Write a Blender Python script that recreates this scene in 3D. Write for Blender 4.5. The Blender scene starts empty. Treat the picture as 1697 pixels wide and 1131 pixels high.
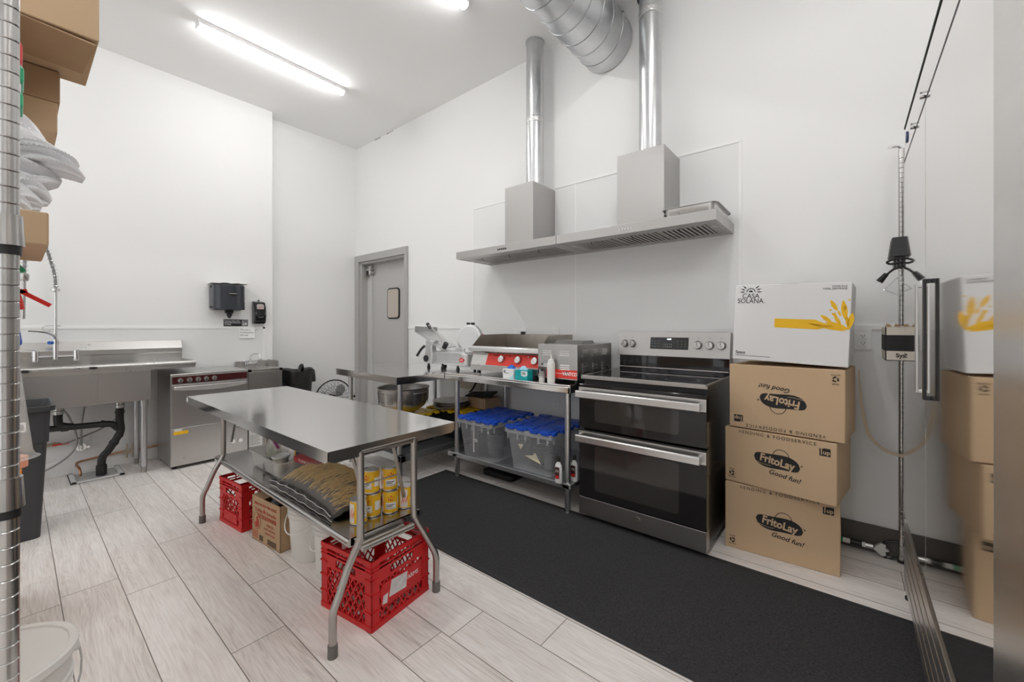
import bpy, bmesh, math, random
from mathutils import Vector, Matrix, Euler
R = math.radians
random.seed(7)
SC = bpy.context.scene
COL = SC.collection

# ------------------------------------------------------------------ camera, world, exposure, lamps
YAW = math.atan(556.5 / 678.0)
cam_d = bpy.data.cameras.new('camera')
cam = bpy.data.objects.new('camera', cam_d)
COL.objects.link(cam)
cam.location = (0, 0, 1.22)
cam.rotation_euler = (R(90), 0, YAW)
cam_d.sensor_width = 36.0
cam_d.lens = 678.0 / 1697.0 * 36.0
cam_d.shift_y = -22.0 / 1697.0
cam_d.clip_start = 0.02
SC.camera = cam
SC.view_settings.view_transform = 'Standard'
SC.view_settings.look = 'None'
SC.view_settings.gamma = 1.0
SC.view_settings.use_curve_mapping = False
SC.view_settings.exposure = 0.52
SC.cycles.max_bounces = 10
SC.cycles.diffuse_bounces = 6
SC.cycles.glossy_bounces = 6
SC.cycles.transmission_bounces = 8
SC.cycles.transparent_max_bounces = 12
SC.cycles.caustics_reflective = True
SC.cycles.blur_glossy = 1.0
SC.cycles.caustics_refractive = False
SC.cycles.sample_clamp_indirect = 6.0
world = bpy.data.worlds.new('world')
SC.world = world
world.use_nodes = True
world.node_tree.nodes['Background'].inputs[0].default_value = (0.97, 0.985, 1.0, 1)
world.node_tree.nodes['Background'].inputs[1].default_value = .85
LAMP_POWER = 25.0          # emission strength of the tube lenses
LAMP_SPOTS = [(-3.98, 1.53), (-2.20, 1.53), (-0.42, 1.53), (1.36, 1.53), (-3.98, -1.10), (-2.20, -1.10), (-0.42, -1.10), (1.36, -1.10)]
XL, YW, ZC = -5.03, 2.978, 3.66     # left wall, hood wall, ceiling
XL2, YSTEP = -5.199, 1.857
YF, XR = -2.6, 2.30                 # wall behind the camera, right wall

# ------------------------------------------------------------------ materials
MATS = {}
def mat(name, color=(.8, .8, .8), rough=.5, metal=0.0, noise=None, bump=None, trans=0.0, ior=1.45, alpha=1.0,
        emit=None, coat=0.0, spec=None, stretch=(1, 1, 1), bump_d=0.002, rvar=None, sheen=0):
    if name in MATS: return MATS[name]
    m = bpy.data.materials.new(name); m.use_nodes = True
    nt = m.node_tree; b = nt.nodes['Principled BSDF']
    b.inputs['Base Color'].default_value = (*color, 1)
    b.inputs['Roughness'].default_value = rough
    b.inputs['Metallic'].default_value = metal
    b.inputs['IOR'].default_value = ior
    b.inputs['Transmission Weight'].default_value = trans
    b.inputs['Alpha'].default_value = alpha
    b.inputs['Coat Weight'].default_value = coat
    if spec is not None: b.inputs['Specular IOR Level'].default_value = spec
    if emit:
        b.inputs['Emission Color'].default_value = (*emit[0], 1)
        b.inputs['Emission Strength'].default_value = emit[1]
    if noise or bump or rvar:
        tc = nt.nodes.new('ShaderNodeTexCoord'); mp = nt.nodes.new('ShaderNodeMapping')
        mp.inputs['Scale'].default_value = stretch
        nt.links.new(tc.outputs['Object'], mp.inputs['Vector'])
    if noise:   # (scale, amount)
        n = nt.nodes.new('ShaderNodeTexNoise'); n.inputs['Scale'].default_value = noise[0]; n.inputs['Detail'].default_value = 5
        nt.links.new(mp.outputs[0], n.inputs['Vector'])
        mx = nt.nodes.new('ShaderNodeMix'); mx.data_type = 'RGBA'
        a = noise[1]
        mx.inputs['A'].default_value = (*[max(0, c * (1 - a)) for c in color], 1)
        mx.inputs['B'].default_value = (*[min(1, c * (1 + a)) for c in color], 1)
        nt.links.new(n.outputs['Fac'], mx.inputs['Factor'])
        nt.links.new(mx.outputs['Result'], b.inputs['Base Color'])
    if bump:    # (scale, strength)
        n2 = nt.nodes.new('ShaderNodeTexNoise'); n2.inputs['Scale'].default_value = bump[0]; n2.inputs['Detail'].default_value = 3
        nt.links.new(mp.outputs[0], n2.inputs['Vector'])
        bp = nt.nodes.new('ShaderNodeBump'); bp.inputs['Strength'].default_value = bump[1]; bp.inputs['Distance'].default_value = bump_d
        nt.links.new(n2.outputs['Fac'], bp.inputs['Height']); nt.links.new(bp.outputs[0], b.inputs['Normal'])
    if rvar:    # (scale, lo, hi)
        n3 = nt.nodes.new('ShaderNodeTexNoise'); n3.inputs['Scale'].default_value = rvar[0]; n3.inputs['Detail'].default_value = 4
        nt.links.new(mp.outputs[0], n3.inputs['Vector'])
        mr = nt.nodes.new('ShaderNodeMapRange'); mr.inputs['To Min'].default_value = rvar[1]; mr.inputs['To Max'].default_value = rvar[2]
        nt.links.new(n3.outputs['Fac'], mr.inputs['Value']); nt.links.new(mr.outputs[0], b.inputs['Roughness'])
    MATS[name] = m
    return m

wall_m = mat('white wall paint', (.88, .88, .872), .55, bump=(90, .12))
frp_m = mat('white panel', (.83, .835, .83), .38, bump=(160, .35), bump_d=.0015)
trim_m = mat('white vinyl trim', (.91, .91, .90), .35)
ceil_m = mat('ceiling paint', (.92, .92, .91), .8, bump=(60, .1))
steel = mat('brushed stainless', (.60, .59, .575), .3, 1.0, rvar=(12, .24, .34))
steel_h = mat('brushed stainless sheet', (.45, .44, .43), .36, 1.0, rvar=(9, .3, .4))
steel_top = mat('polished stainless top', (.80, .795, .785), .12, 1.0, noise=(3, .03), rvar=(3, .09, .17))
steel_dk = mat('dull stainless', (.42, .40, .38), .34, 1.0, noise=(8, .12))
steel_fridge = mat('fridge stainless', (.80, .79, .775), .05, 1.0, rvar=(4, .03, .07))
steel_blur = mat('satin stainless', (.70, .68, .66), .27, 1.0, noise=(14, .1), stretch=(1, 1, 4))
galv = mat('galvanised steel', (.62, .63, .64), .33, 1.0, noise=(14, .14), rvar=(9, .22, .42))
galv_sh = mat('galvanised shelf', (.50, .52, .53), .36, .9, noise=(10, .12))
chrome = mat('chrome', (.80, .80, .80), .09, 1.0)
chrome_dk = mat('worn chrome', (.55, .54, .53), .2, 1.0, noise=(30, .2))
tube_m = mat('satin nickel tube', (.46, .44, .42), .3, 1.0)
black_pl = mat('black plastic', (.018, .018, .019), .38)
black_gl = mat('black ceramic glass', (.012, .012, .013), .06, coat=.3)
oven_gl = mat('oven door glass', (.018, .017, .017), .05, spec=.5)
black_en = mat('black enamel', (.02, .02, .02), .22)
grey_pl = mat('dark grey bin plastic', (.045, .047, .05), .5, bump=(120, .15))
bag_m = mat('black bin liner', (.02, .02, .02), .28, bump=(18, .5), bump_d=.006)
red_pl = mat('red crate plastic', (.58, .012, .014), .38, noise=(9, .12))
red_lab = mat('red label', (.72, .03, .03), .4)
blue_pl = mat('blue lid plastic', (.010, .075, .50), .33)
yel_pl = mat('yellow lid plastic', (.85, .55, .01), .4)
tote_m = mat('clear tote plastic', (.80, .82, .84), .22, alpha=.24, spec=.6)
pan_m = mat('clear food pan plastic', (.84, .83, .80), .2, alpha=.33, spec=.6)
cloud_m = mat('translucent white plastic', (.86, .86, .85), .3, trans=.0)
white_pl = mat('white bucket plastic', (.80, .80, .77), .42, noise=(5, .03))
white_m = mat('white enamel', (.85, .85, .84), .35)
paper_m = mat('white paper', (.86, .86, .84), .8)
card = mat('cardboard', (.60, .43, .27), .85, noise=(7, .06), bump=(40, .08), stretch=(1, 1, .15))
card_d = mat('brown cardboard', (.47, .32, .19), .88, noise=(7, .1), bump=(60, .1), stretch=(1, 1, .15))
card_w = mat('white printed cardboard', (.80, .80, .80), .6, noise=(6, .02), bump=(60, .08), stretch=(1, .2, 1))
ink = mat('black ink', (.02, .02, .02), .7)
ink_red = mat('red ink', (.45, .05, .03), .7)
ink_w = mat('white ink', (.85, .85, .85), .5)
ink_grey = mat('grey ink', (.25, .25, .25), .6)
orange_ink = mat('amber ink', (.90, .52, .015), .6)
gold_lab = mat('yellow can label', (.93, .55, .02), .35)
mat_blk = mat('charcoal carpet mat', (.044, .044, .045), .95, noise=(120, 1.0), bump=(300, 1.0), bump_d=.006)
rubber = mat('black rubber', (.015, .015, .015), .6)
rubber_g = mat('grey rubber cap', (.16, .155, .14), .6)
door_m = mat('grey door paint', (.50, .495, .48), .5)
door_f = mat('grey frame paint', (.44, .435, .42), .45)
base_m = mat('charcoal cove base', (.105, .098, .09), .55)
glass_d = mat('frosted door pane', (.52, .46, .40), .3)
red_panel = mat('red control panel', (.72, .045, .03), .3)
copper = mat('copper pipe', (.52, .27, .15), .3, 1.0, noise=(20, .3))
brass = mat('brass valve', (.55, .42, .2), .3, 1.0)
abs_m = mat('black drain pipe', (.02, .02, .02), .35)
braid = mat('braided hose', (.35, .34, .33), .4, .8, noise=(200, .5))
teal = mat('teal carton', (.0, .36, .38), .5)
blue_gl = mat('blue nitrile', (.02, .16, .62), .5)
plastic_bag = mat('white plastic bag', (.92, .92, .94), .3, alpha=.90, bump=(22, .7), bump_d=.012)
smoke = mat('smoked grey plastic', (.03, .034, .045), .14, coat=.4)
lens_m = mat('lamp lens', (1, 1, 1), .5, emit=((1.0, .99, .985), LAMP_POWER))
pink = mat('pink pouch', (.85, .22, .36), .4)
orange_pl = mat('orange plastic', (.95, .33, .02), .4)
green_pl = mat('green plastic', (.03, .42, .20), .4)
red_tr = mat('red trigger plastic', (.75, .03, .02), .4)
blue_tp = mat('blue tape', (.03, .28, .70), .5)
pasta = mat('dry pasta', (.98, .62, .25), .5, noise=(60, .3))
white_sl = mat('cast aluminium', (.68, .68, .68), .3, .75)

def floor_material():
    m = bpy.data.materials.new('grey oak planks'); m.use_nodes = True
    nt = m.node_tree; N = nt.nodes; Lk = nt.links; b = N['Principled BSDF']
    def math_(op, a, bb=None, c=None):
        n = N.new('ShaderNodeMath'); n.operation = op
        for i, v in enumerate((a, bb, c)):
            if v is None: continue
            if isinstance(v, (int, float)): n.inputs[i].default_value = v
            else: Lk.new(v, n.inputs[i])
        return n.outputs[0]
    geo = N.new('ShaderNodeNewGeometry'); sep = N.new('ShaderNodeSeparateXYZ')
    Lk.new(geo.outputs['Position'], sep.inputs[0])
    W_, L_ = .1913, 1.22
    v = math_('DIVIDE', math_('SUBTRACT', sep.outputs[1], .1335), W_)
    row = math_('FLOOR', v); fv = math_('FRACT', v)
    wn = N.new('ShaderNodeTexWhiteNoise'); wn.noise_dimensions = '1D'; Lk.new(row, wn.inputs['W'])
    u = math_('ADD', math_('DIVIDE', sep.outputs[0], L_), math_('MULTIPLY', wn.outputs['Value'], 7.3))
    pl = math_('FLOOR', u); fu = math_('FRACT', u)
    cid = N.new('ShaderNodeCombineXYZ'); Lk.new(pl, cid.inputs[0]); Lk.new(row, cid.inputs[1])
    w2 = N.new('ShaderNodeTexWhiteNoise'); w2.noise_dimensions = '3D'; Lk.new(cid.outputs[0], w2.inputs['Vector'])
    # seams
    du = math_('MULTIPLY', math_('MINIMUM', fu, math_('SUBTRACT', 1.0, fu)), L_)
    dv = math_('MULTIPLY', math_('MINIMUM', fv, math_('SUBTRACT', 1.0, fv)), W_)
    d = math_('MINIMUM', du, dv)
    seam = N.new('ShaderNodeMapRange'); seam.inputs['From Min'].default_value = .0008; seam.inputs['From Max'].default_value = .0024
    Lk.new(d, seam.inputs['Value'])
    # grain space: stretched along the plank, shifted per plank
    gc = N.new('ShaderNodeCombineXYZ')
    Lk.new(math_('ADD', math_('MULTIPLY', sep.outputs[0], .95), math_('MULTIPLY', w2.outputs['Value'], 37.0)), gc.inputs[0])
    Lk.new(math_('MULTIPLY', sep.outputs[1], 8.0), gc.inputs[1])
    Lk.new(math_('MULTIPLY', w2.outputs['Value'], 11.0), gc.inputs[2])
    big = N.new('ShaderNodeTexNoise'); big.inputs['Scale'].default_value = 1.25; big.inputs['Detail'].default_value = 1.5; big.inputs['Distortion'].default_value = .25
    Lk.new(gc.outputs[0], big.inputs['Vector'])
    rings = math_('FRACT', math_('MULTIPLY', big.outputs['Fac'], 22.0))
    line = N.new('ShaderNodeMapRange'); line.inputs['From Min'].default_value = .0; line.inputs['From Max'].default_value = .45
    line.inputs['To Min'].default_value = 0; line.inputs['To Max'].default_value = 1
    Lk.new(math_('MINIMUM', rings, math_('SUBTRACT', 1.0, rings)), line.inputs['Value'])
    fc = N.new('ShaderNodeCombineXYZ')
    Lk.new(math_('MULTIPLY', sep.outputs[0], 3.0), fc.inputs[0]); Lk.new(math_('MULTIPLY', sep.outputs[1], 60.0), fc.inputs[1]); Lk.new(w2.outputs['Value'], fc.inputs[2])
    fine = N.new('ShaderNodeTexNoise'); fine.inputs['Scale'].default_value = 2.4; fine.inputs['Detail'].default_value = 5
    Lk.new(fc.outputs[0], fine.inputs['Vector'])
    sm = N.new('ShaderNodeTexNoise'); sm.inputs['Scale'].default_value = 2.2; sm.inputs['Detail'].default_value = 3
    Lk.new(gc.outputs[0], sm.inputs['Vector'])
    t1 = math_('MULTIPLY', w2.outputs['Value'], .22)
    t2 = math_('MULTIPLY', line.outputs[0], .14)
    t3 = math_('SUBTRACT', math_('MULTIPLY', fine.outputs['Fac'], .95), .16)
    t4 = math_('MULTIPLY', sm.outputs['Fac'], .58)
    tot = math_('ADD', math_('ADD', t1, t2), math_('ADD', t3, t4))
    ramp = N.new('ShaderNodeValToRGB')
    ramp.color_ramp.elements[0].position = .25; ramp.color_ramp.elements[0].color = (.50, .445, .405, 1)
    ramp.color_ramp.elements[1].position = 1.05; ramp.color_ramp.elements[1].color = (.94, .90, .87, 1)
    e = ramp.color_ramp.elements.new(.68); e.color = (.81, .76, .72, 1)
    Lk.new(tot, ramp.inputs[0])
    mx = N.new('ShaderNodeMix'); mx.data_type = 'RGBA'
    mx.inputs['A'].default_value = (.17, .14, .12, 1)
    Lk.new(seam.outputs[0], mx.inputs['Factor']); Lk.new(ramp.outputs[0], mx.inputs['B'])
    Lk.new(mx.outputs['Result'], b.inputs['Base Color'])
    b.inputs['Roughness'].default_value = .42
    bp = N.new('ShaderNodeBump'); bp.inputs['Strength'].default_value = .3; bp.inputs['Distance'].default_value = .001
    Lk.new(math_('ADD', seam.outputs[0], math_('MULTIPLY', tot, .3)), bp.inputs['Height']); Lk.new(bp.outputs[0], b.inputs['Normal'])
    return m
floor_m = floor_material()

# ------------------------------------------------------------------ mesh helpers
def frame_axes(d):
    d = d.normalized()
    up = Vector((0, 0, 1)) if abs(d.z) < .95 else Vector((1, 0, 0))
    a = d.cross(up).normalized(); b = a.cross(d).normalized()
    return a, b
class MB:
    def __init__(s): s.bm = bmesh.new()
    def face(s, pts):
        vs = [s.bm.verts.new(p) for p in pts]
        return s.bm.faces.new(vs)
    def box(s, x0, x1, y0, y1, z0, z1, rot=None, pivot=None, taper=None):
        P = [(x0, y0, z0), (x1, y0, z0), (x1, y1, z0), (x0, y1, z0), (x0, y0, z1), (x1, y0, z1), (x1, y1, z1), (x0, y1, z1)]
        if taper:   # shrink bottom by taper (tx, ty)
            cx, cy = (x0 + x1) / 2, (y0 + y1) / 2
            P = [((p[0] - cx) * (taper[0] if i < 4 else 1) + cx, (p[1] - cy) * (taper[1] if i < 4 else 1) + cy, p[2]) for i, p in enumerate(P)]
        if rot:
            M = Euler(rot).to_matrix(); c = Vector(pivot if pivot else ((x0 + x1) / 2, (y0 + y1) / 2, (z0 + z1) / 2))
            P = [M @ (Vector(p) - c) + c for p in P]
        v = [s.bm.verts.new(p) for p in P]
        for f in ((3, 2, 1, 0), (4, 5, 6, 7), (0, 1, 5, 4), (1, 2, 6, 5), (2, 3, 7, 6), (3, 0, 4, 7)):
            s.bm.faces.new([v[i] for i in f])
        return s
    def hexa(s, P):
        v = [s.bm.verts.new(p) for p in P]
        for f in ((3, 2, 1, 0), (4, 5, 6, 7), (0, 1, 5, 4), (1, 2, 6, 5), (2, 3, 7, 6), (3, 0, 4, 7)):
            s.bm.faces.new([v[i] for i in f])
        return s
    def bar(s, p0, p1, w, h=None):
        p0, p1 = Vector(p0), Vector(p1); h = h or w
        a, b = frame_axes(p1 - p0); a, b = a * w / 2, b * h / 2
        q = [p0 - a - b, p0 + a - b, p0 + a + b, p0 - a + b, p1 - a - b, p1 + a - b, p1 + a + b, p1 - a + b]
        return s.hexa(q)
    def tube(s, pts, r, n=12, closed=False, cap=True):
        pts = [Vector(p) for p in pts]; k = len(pts)
        rr = r if isinstance(r, (list, tuple)) else [r] * k
        rings = []; pa = None
        for i, p in enumerate(pts):
            if closed: d = pts[(i + 1) % k] - pts[i - 1]
            else: d = (pts[min(i + 1, k - 1)] - pts[max(i - 1, 0)])
            d.normalize()
            if pa is None: a, b = frame_axes(d)
            else:
                a = pa - d * pa.dot(d)
                if a.length < 1e-5: a, _ = frame_axes(d)
                a.normalize(); b = d.cross(a).normalized()
            pa = a
            if i == 0: b = d.cross(a).normalized()
            rings.append([s.bm.verts.new(p + (a * math.cos(2 * math.pi * j / n) + b * math.sin(2 * math.pi * j / n)) * rr[i]) for j in range(n)])
        m = k if closed else k - 1
        for i in range(m):
            A, B = rings[i], rings[(i + 1) % k]
            for j in range(n):
                s.bm.faces.new((A[j], A[(j + 1) % n], B[(j + 1) % n], B[j]))
        if cap and not closed:
            s.bm.faces.new(list(reversed(rings[0]))); s.bm.faces.new(rings[-1])
        return s
    def cyl(s, p0, p1, r0, r1=None, n=20):
        return s.tube([p0, p1], [r0, r0 if r1 is None else r1], n)
    def lathe(s, prof, c=(0, 0, 0), n=32, axis='z', sx=1, sy=1, cap=True):
        rings = []
        for (r, z) in prof:
            ring = []
            for j in range(n):
                t = 2 * math.pi * j / n; u, v = r * math.cos(t) * sx, r * math.sin(t) * sy
                if axis == 'z': p = (c[0] + u, c[1] + v, c[2] + z)
                elif axis == 'y': p = (c[0] + u, c[1] + z, c[2] - v)
                else: p = (c[0] + z, c[1] + u, c[2] + v)
                ring.append(s.bm.verts.new(p))
            rings.append(ring)
        for A, B in zip(rings, rings[1:]):
            for j in range(n): s.bm.faces.new((A[j], A[(j + 1) % n], B[(j + 1) % n], B[j]))
        if cap:
            if prof[0][0] > 1e-5: s.bm.faces.new(list(reversed(rings[0])))
            if prof[-1][0] > 1e-5: s.bm.faces.new(rings[-1])
        return s
    def prism(s, poly, a0, a1, axis='z'):
        """poly of 2d points; axis = extrude direction"""
        def P(u, v, w):
            return {'z': (u, v, w), 'y': (u, w, v), 'x': (w, u, v)}[axis]
        A = [s.bm.verts.new(P(u, v, a0)) for u, v in poly]; B = [s.bm.verts.new(P(u, v, a1)) for u, v in poly]
        n = len(poly)
        s.bm.faces.new(list(reversed(A))); s.bm.faces.new(B)
        for i in range(n): s.bm.faces.new((A[i], A[(i + 1) % n], B[(i + 1) % n], B[i]))
        return s
    def grid(s, f, nu, nv, thick=0):
        V = [[s.bm.verts.new(f(i / nu, j / nv)) for j in range(nv + 1)] for i in range(nu + 1)]
        for i in range(nu):
            for j in range(nv): s.bm.faces.new((V[i][j], V[i + 1][j], V[i + 1][j + 1], V[i][j + 1]))
        return s
    def rbox(s, x0, x1, y0, y1, z0, z1, r, n=5, axis='z', r_in=None):
        """box with rounded vertical edges (rounded in the plane normal to axis)"""
        if axis == 'z': U0, U1, V0, V1, W0, W1 = x0, x1, y0, y1, z0, z1
        elif axis == 'y': U0, U1, V0, V1, W0, W1 = x0, x1, z0, z1, y0, y1
        else: U0, U1, V0, V1, W0, W1 = y0, y1, z0, z1, x0, x1
        return s.prism(rrect(U0, U1, V0, V1, r, n), W0, W1, axis)
    def build(s, name, m, parent=None, smooth=None, bevel=0, seg=2, label=None, solid=0, sub=0):
        bmesh.ops.recalc_face_normals(s.bm, faces=s.bm.faces[:])
        me = bpy.data.meshes.new(name); s.bm.to_mesh(me); s.bm.free()
        o = bpy.data.objects.new(name, me); COL.objects.link(o)
        me.materials.append(m)
        if parent is not None: o.parent = parent
        if smooth:
            for p in me.polygons: p.use_smooth = True
            try: me.set_sharp_from_angle(angle=R(smooth if smooth is not True else 35))
            except Exception: pass
        if solid:
            md = o.modifiers.new('solidify', 'SOLIDIFY'); md.thickness = solid; md.offset = -1
        if bevel:
            md = o.modifiers.new('bevel', 'BEVEL'); md.width = bevel; md.segments = seg; md.limit_method = 'ANGLE'; md.angle_limit = R(35)
        if sub:
            md = o.modifiers.new('subsurf', 'SUBSURF'); md.levels = sub; md.render_levels = sub
        if label: o['label'] = label
        return o
def rrect(U0, U1, V0, V1, r, n=5):
    out = []
    for (cx, cy, a0) in ((U1 - r, V0 + r, -90), (U1 - r, V1 - r, 0), (U0 + r, V1 - r, 90), (U0 + r, V0 + r, 180)):
        for k in range(n + 1):
            a = R(a0 + 90 * k / n); out.append((cx + r * math.cos(a), cy + r * math.sin(a)))
    return out
def arc(c, r, a0, a1, n=8, plane='xz', third=0.0):
    out = []
    for k in range(n + 1):
        a = R(a0 + (a1 - a0) * k / n); u, v = r * math.cos(a), r * math.sin(a)
        if plane == 'xz': out.append((c[0] + u, c[1], c[2] + v))
        elif plane == 'yz': out.append((c[0], c[1] + u, c[2] + v))
        else: out.append((c[0] + u, c[1] + v, c[2]))
    return out
def smooth_path(pts, n=6):
    """Catmull-Rom"""
    P = [Vector(p) for p in pts]; out = []
    for i in range(len(P) - 1):
        p0 = P[max(i - 1, 0)]; p1 = P[i]; p2 = P[i + 1]; p3 = P[min(i + 2, len(P) - 1)]
        for k in range(n):
            t = k / n
            out.append(.5 * ((2 * p1) + (-p0 + p2) * t + (2 * p0 - 5 * p1 + 4 * p2 - p3) * t * t + (-p0 + 3 * p1 - 3 * p2 + p3) * t ** 3))
    out.append(P[-1]); return out
def tag(o, label, cat, group=None):
    o['label'] = label; o['category'] = cat
    if group: o['group'] = group
    return o
def thing(name, label, cat, loc=(0, 0, 0), rz=0, group=None, rot=None):
    o = bpy.data.objects.new(name, None); COL.objects.link(o)
    o.empty_display_size = .05
    o.location = loc; o.rotation_euler = rot if rot else (0, 0, rz)
    return tag(o, label, cat, group)
def struct(o): o['kind'] = 'structure'; return o
def copy_tree(o, parent=None):
    c = o.copy(); COL.objects.link(c)
    if parent is not None: c.parent = parent
    for ch in list(o.children):
        copy_tree(ch, c)
    return c
def text(s, size, loc, rot, m, parent, name='lettering', align='CENTER', bold=0.0, shear=0.0, sx=1.0, space=1.0, ext=.0003, label=None):
    cu = bpy.data.curves.new('t', 'FONT'); cu.body = s; cu.size = size; cu.align_x = align; cu.align_y = 'CENTER'
    cu.offset = bold * size; cu.shear = shear; cu.space_character = space; cu.extrude = ext; cu.resolution_u = 3
    t = bpy.data.objects.new('t', cu); COL.objects.link(t)
    bpy.context.view_layer.update()
    me = bpy.data.meshes.new_from_object(t.evaluated_get(bpy.context.evaluated_depsgraph_get()))
    bpy.data.objects.remove(t); bpy.data.curves.remove(cu)
    me.name = name
    if sx != 1.0:
        for v in me.vertices: v.co.x *= sx
    o = bpy.data.objects.new(name, me); COL.objects.link(o)
    me.materials.clear(); me.materials.append(m)
    o.location = loc; o.rotation_euler = rot
    if parent is not None: o.parent = parent
    if label: o['label'] = label
    return o
FRONT = (R(90), 0, 0)          # text facing -Y
EAST = (R(90), 0, R(90))       # text facing +X
def copy_named(o, label, loc, rz=None, group=None):
    c = copy_tree(o); c.location = loc; c['label'] = label
    if rz is not None: c.rotation_euler = (0, 0, rz)
    return c

# ================================================================== THE ROOM
struct(MB().box(XL2 - .15, XR + .15, YF - .15, YW + .3, -.1, 0).build('floor', floor_m))
struct(MB().box(XL2 - .15, XR + .15, YF - .15, YW + .3, ZC, ZC + .1).build('ceiling', ceil_m))
b = MB().box(XL2 - .15, XL2, YF, YW + .15, 0, ZC); b.box(XL2, XL, YF, YSTEP, 0, ZC)
struct(b.build('wall_left', wall_m))
DX0, DX1, DZ = -5.10, -4.085, 2.10
b = MB().box(XL2, DX0, YW, YW + .2, 0, ZC).box(DX0, DX1, YW, YW + .2, DZ, ZC).box(DX1, XR + .15, YW, YW + .2, 0, ZC)
struct(b.build('wall_back', wall_m))
struct(MB().box(XR, XR + .15, YF, YW, 0, ZC).build('wall_right', wall_m))
b = MB().box(XL2, -4.6, YF - .15, YF, 0, ZC).box(.8, XR + .15, YF - .15, YF, 0, ZC).box(-4.6, .8, YF - .15, YF, 3.1, ZC).box(-4.6, .8, YF - .15, YF, 0, .25)
struct(b.build('wall_front', wall_m))      # opening behind the camera is added to let in fill light
b = MB()
for x in (-4.6, -2.83, -1.03, .74): b.box(x, x + .06, YF - .1, YF - .04, .25, 3.1)
b.box(-4.6, .8, YF - .1, YF - .04, .25, .31).box(-4.6, .8, YF - .1, YF - .04, 3.04, 3.1)
struct(b.build('added_window_1', door_f))  # frame of the unseen opening added for fill light

# wall panels (white boards below a rail, tall boards behind the hoods)
b = MB().box(-4.03, -2.95, YW - .004, YW, .0, 1.213)
b.box(-2.945, -1.754, YW - .005, YW, 0, 2.425).box(-1.748, -.54, YW - .005, YW, 0, 2.425).box(-.53, XR, YW - .004, YW, 0, 1.213)
struct(b.build('trim_1', frp_m))
b = MB().box(-4.03, -2.95, YW - .012, YW, 1.21, 1.234).box(-.53, XR, YW - .010, YW, 1.21, 1.232)
b.box(-2.955, -.53, YW - .010, YW, 2.42, 2.440)
for x in (-2.95, -1.751, -.536): b.box(x - .009, x + .009, YW - .008, YW, 0 if x > -2.9 else 1.23, 2.435)
struct(b.build('trim_2', trim_m))
b = MB().box(XL, XL + .004, YF, YSTEP - .09, 0, 1.213)
struct(b.build('trim_3', frp_m))
b = MB().box(XL, XL + .009, YF, YSTEP - .08, 1.21, 1.23).box(XL, XL + .009, YSTEP - .10, YSTEP - .08, 0, 1.23)
struct(b.build('trim_4', trim_m))
struct(MB().box(XL + .0045, XL + .016, YF, YSTEP, 0, .12).build('baseboard_left', trim_m))
b = MB().box(-4.03, XR, YW - .016, YW - .006, 0, .147)
struct(b.build('baseboard_back', base_m, bevel=.003))

# ceiling crack specks along the wall joint belong to the ceiling line
b = MB()
for x0, x1 in ((-4.48, -4.43), (-4.41, -4.385), (-4.37, -4.35), (-4.75, -4.62), (-1.42, -1.33)): b.box(x0, x1, YW - .004, YW - .001, ZC - .008, ZC)
struct(b.build('trim_5', ink_grey))

# door
dr = bpy.data.objects.new('door_1', None); COL.objects.link(dr); dr.location = (-4.59, YW, 0); struct(dr)
b = MB()
b.box(-.60, -.51, -.03, -.0005, 0, 2.10).box(.505, .555, -.03, -.0005, 0, 2.10).box(-.60, .555, -.03, -.0005, 2.10, 2.19)
b.box(-.51, -.475, -.0005, .15, 0, 2.10).box(.475, .505, -.0005, .15, 0, 2.10).box(-.475, .475, -.0005, .15, 2.07, 2.10)
b.build('door_frame', door_f, dr, bevel=.003)
b = MB().box(-.36, .475, .10, .14, .01, 2.07); b.build('door_panel', door_m, dr)
b = MB().box(-.475, -.365, .085, .14, .01, 2.065).box(-.372, -.362, .075, .14, .01, 2.065)
for z in (.3, .6, .9, 1.2, 1.5, 1.8): b.cyl((-.42, .084, z), (-.42, .080, z), .008, n=8)
b.build('hinge_panel', mat('light grey door strip', (.6, .6, .58), .5), dr)
b = MB().box(-.47, -.32, .04, .085, 1.985, 2.02).box(-.45, -.42, .03, .09, 1.9, 2.0).cyl((-.37, .06, 1.93), (-.37, .06, 2.04), .018).box(-.39, -.3, .05, .09, 1.94, 1.97)
b.build('closer', chrome_dk, dr)
wx0, wx1, wz0, wz1 = -.015, .245, 1.335, 1.728
b = MB().prism(rrect(wx0, wx1, wz0, wz1, .05), .088, .10, 'y'); b.build('window_gasket', rubber, dr)
b = MB().prism(rrect(wx0 + .016, wx1 - .016, wz0 + .016, wz1 - .016, .036), .084, .10, 'y'); b.build('window_pane', glass_d, dr)

# ------------------------------------------------------------------ ceiling lamps
def ceiling_lamp(x, y, label):
    t = thing('ceiling_light', label, 'light', (x, y, ZC), 0, 'strip lights on the ceiling')
    b = MB().box(-.035, .035, -.6, .6, -.035, 0); b.box(-.036, .036, -.612, -.598, -.062, 0).box(-.036, .036, .598, .612, -.062, 0)
    b.build('housing', white_m, t, bevel=.003)
    pr = [(-.033, -.035), (-.031, -.05), (-.02, -.064), (0, -.07), (.02, -.064), (.031, -.05), (.033, -.035)]
    MB().prism(pr, -.598, .598, 'y').build('lens', lens_m, t)
    return t
LBL = ['glowing strip light on the ceiling near the left wall', 'strip light on the ceiling nearest the big spiral duct, only its tip in view',
       'strip light on the ceiling between the table and the refrigerator', 'strip light on the ceiling beyond the refrigerator', 'strip light on the ceiling behind the camera near the left wall',
       'strip light on the ceiling behind the camera over the shelf', 'strip light on the ceiling directly behind the camera', 'strip light on the ceiling behind the camera, farthest right']
for (x, y), l in zip(LAMP_SPOTS, LBL): ceiling_lamp(x, y, l)

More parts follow.
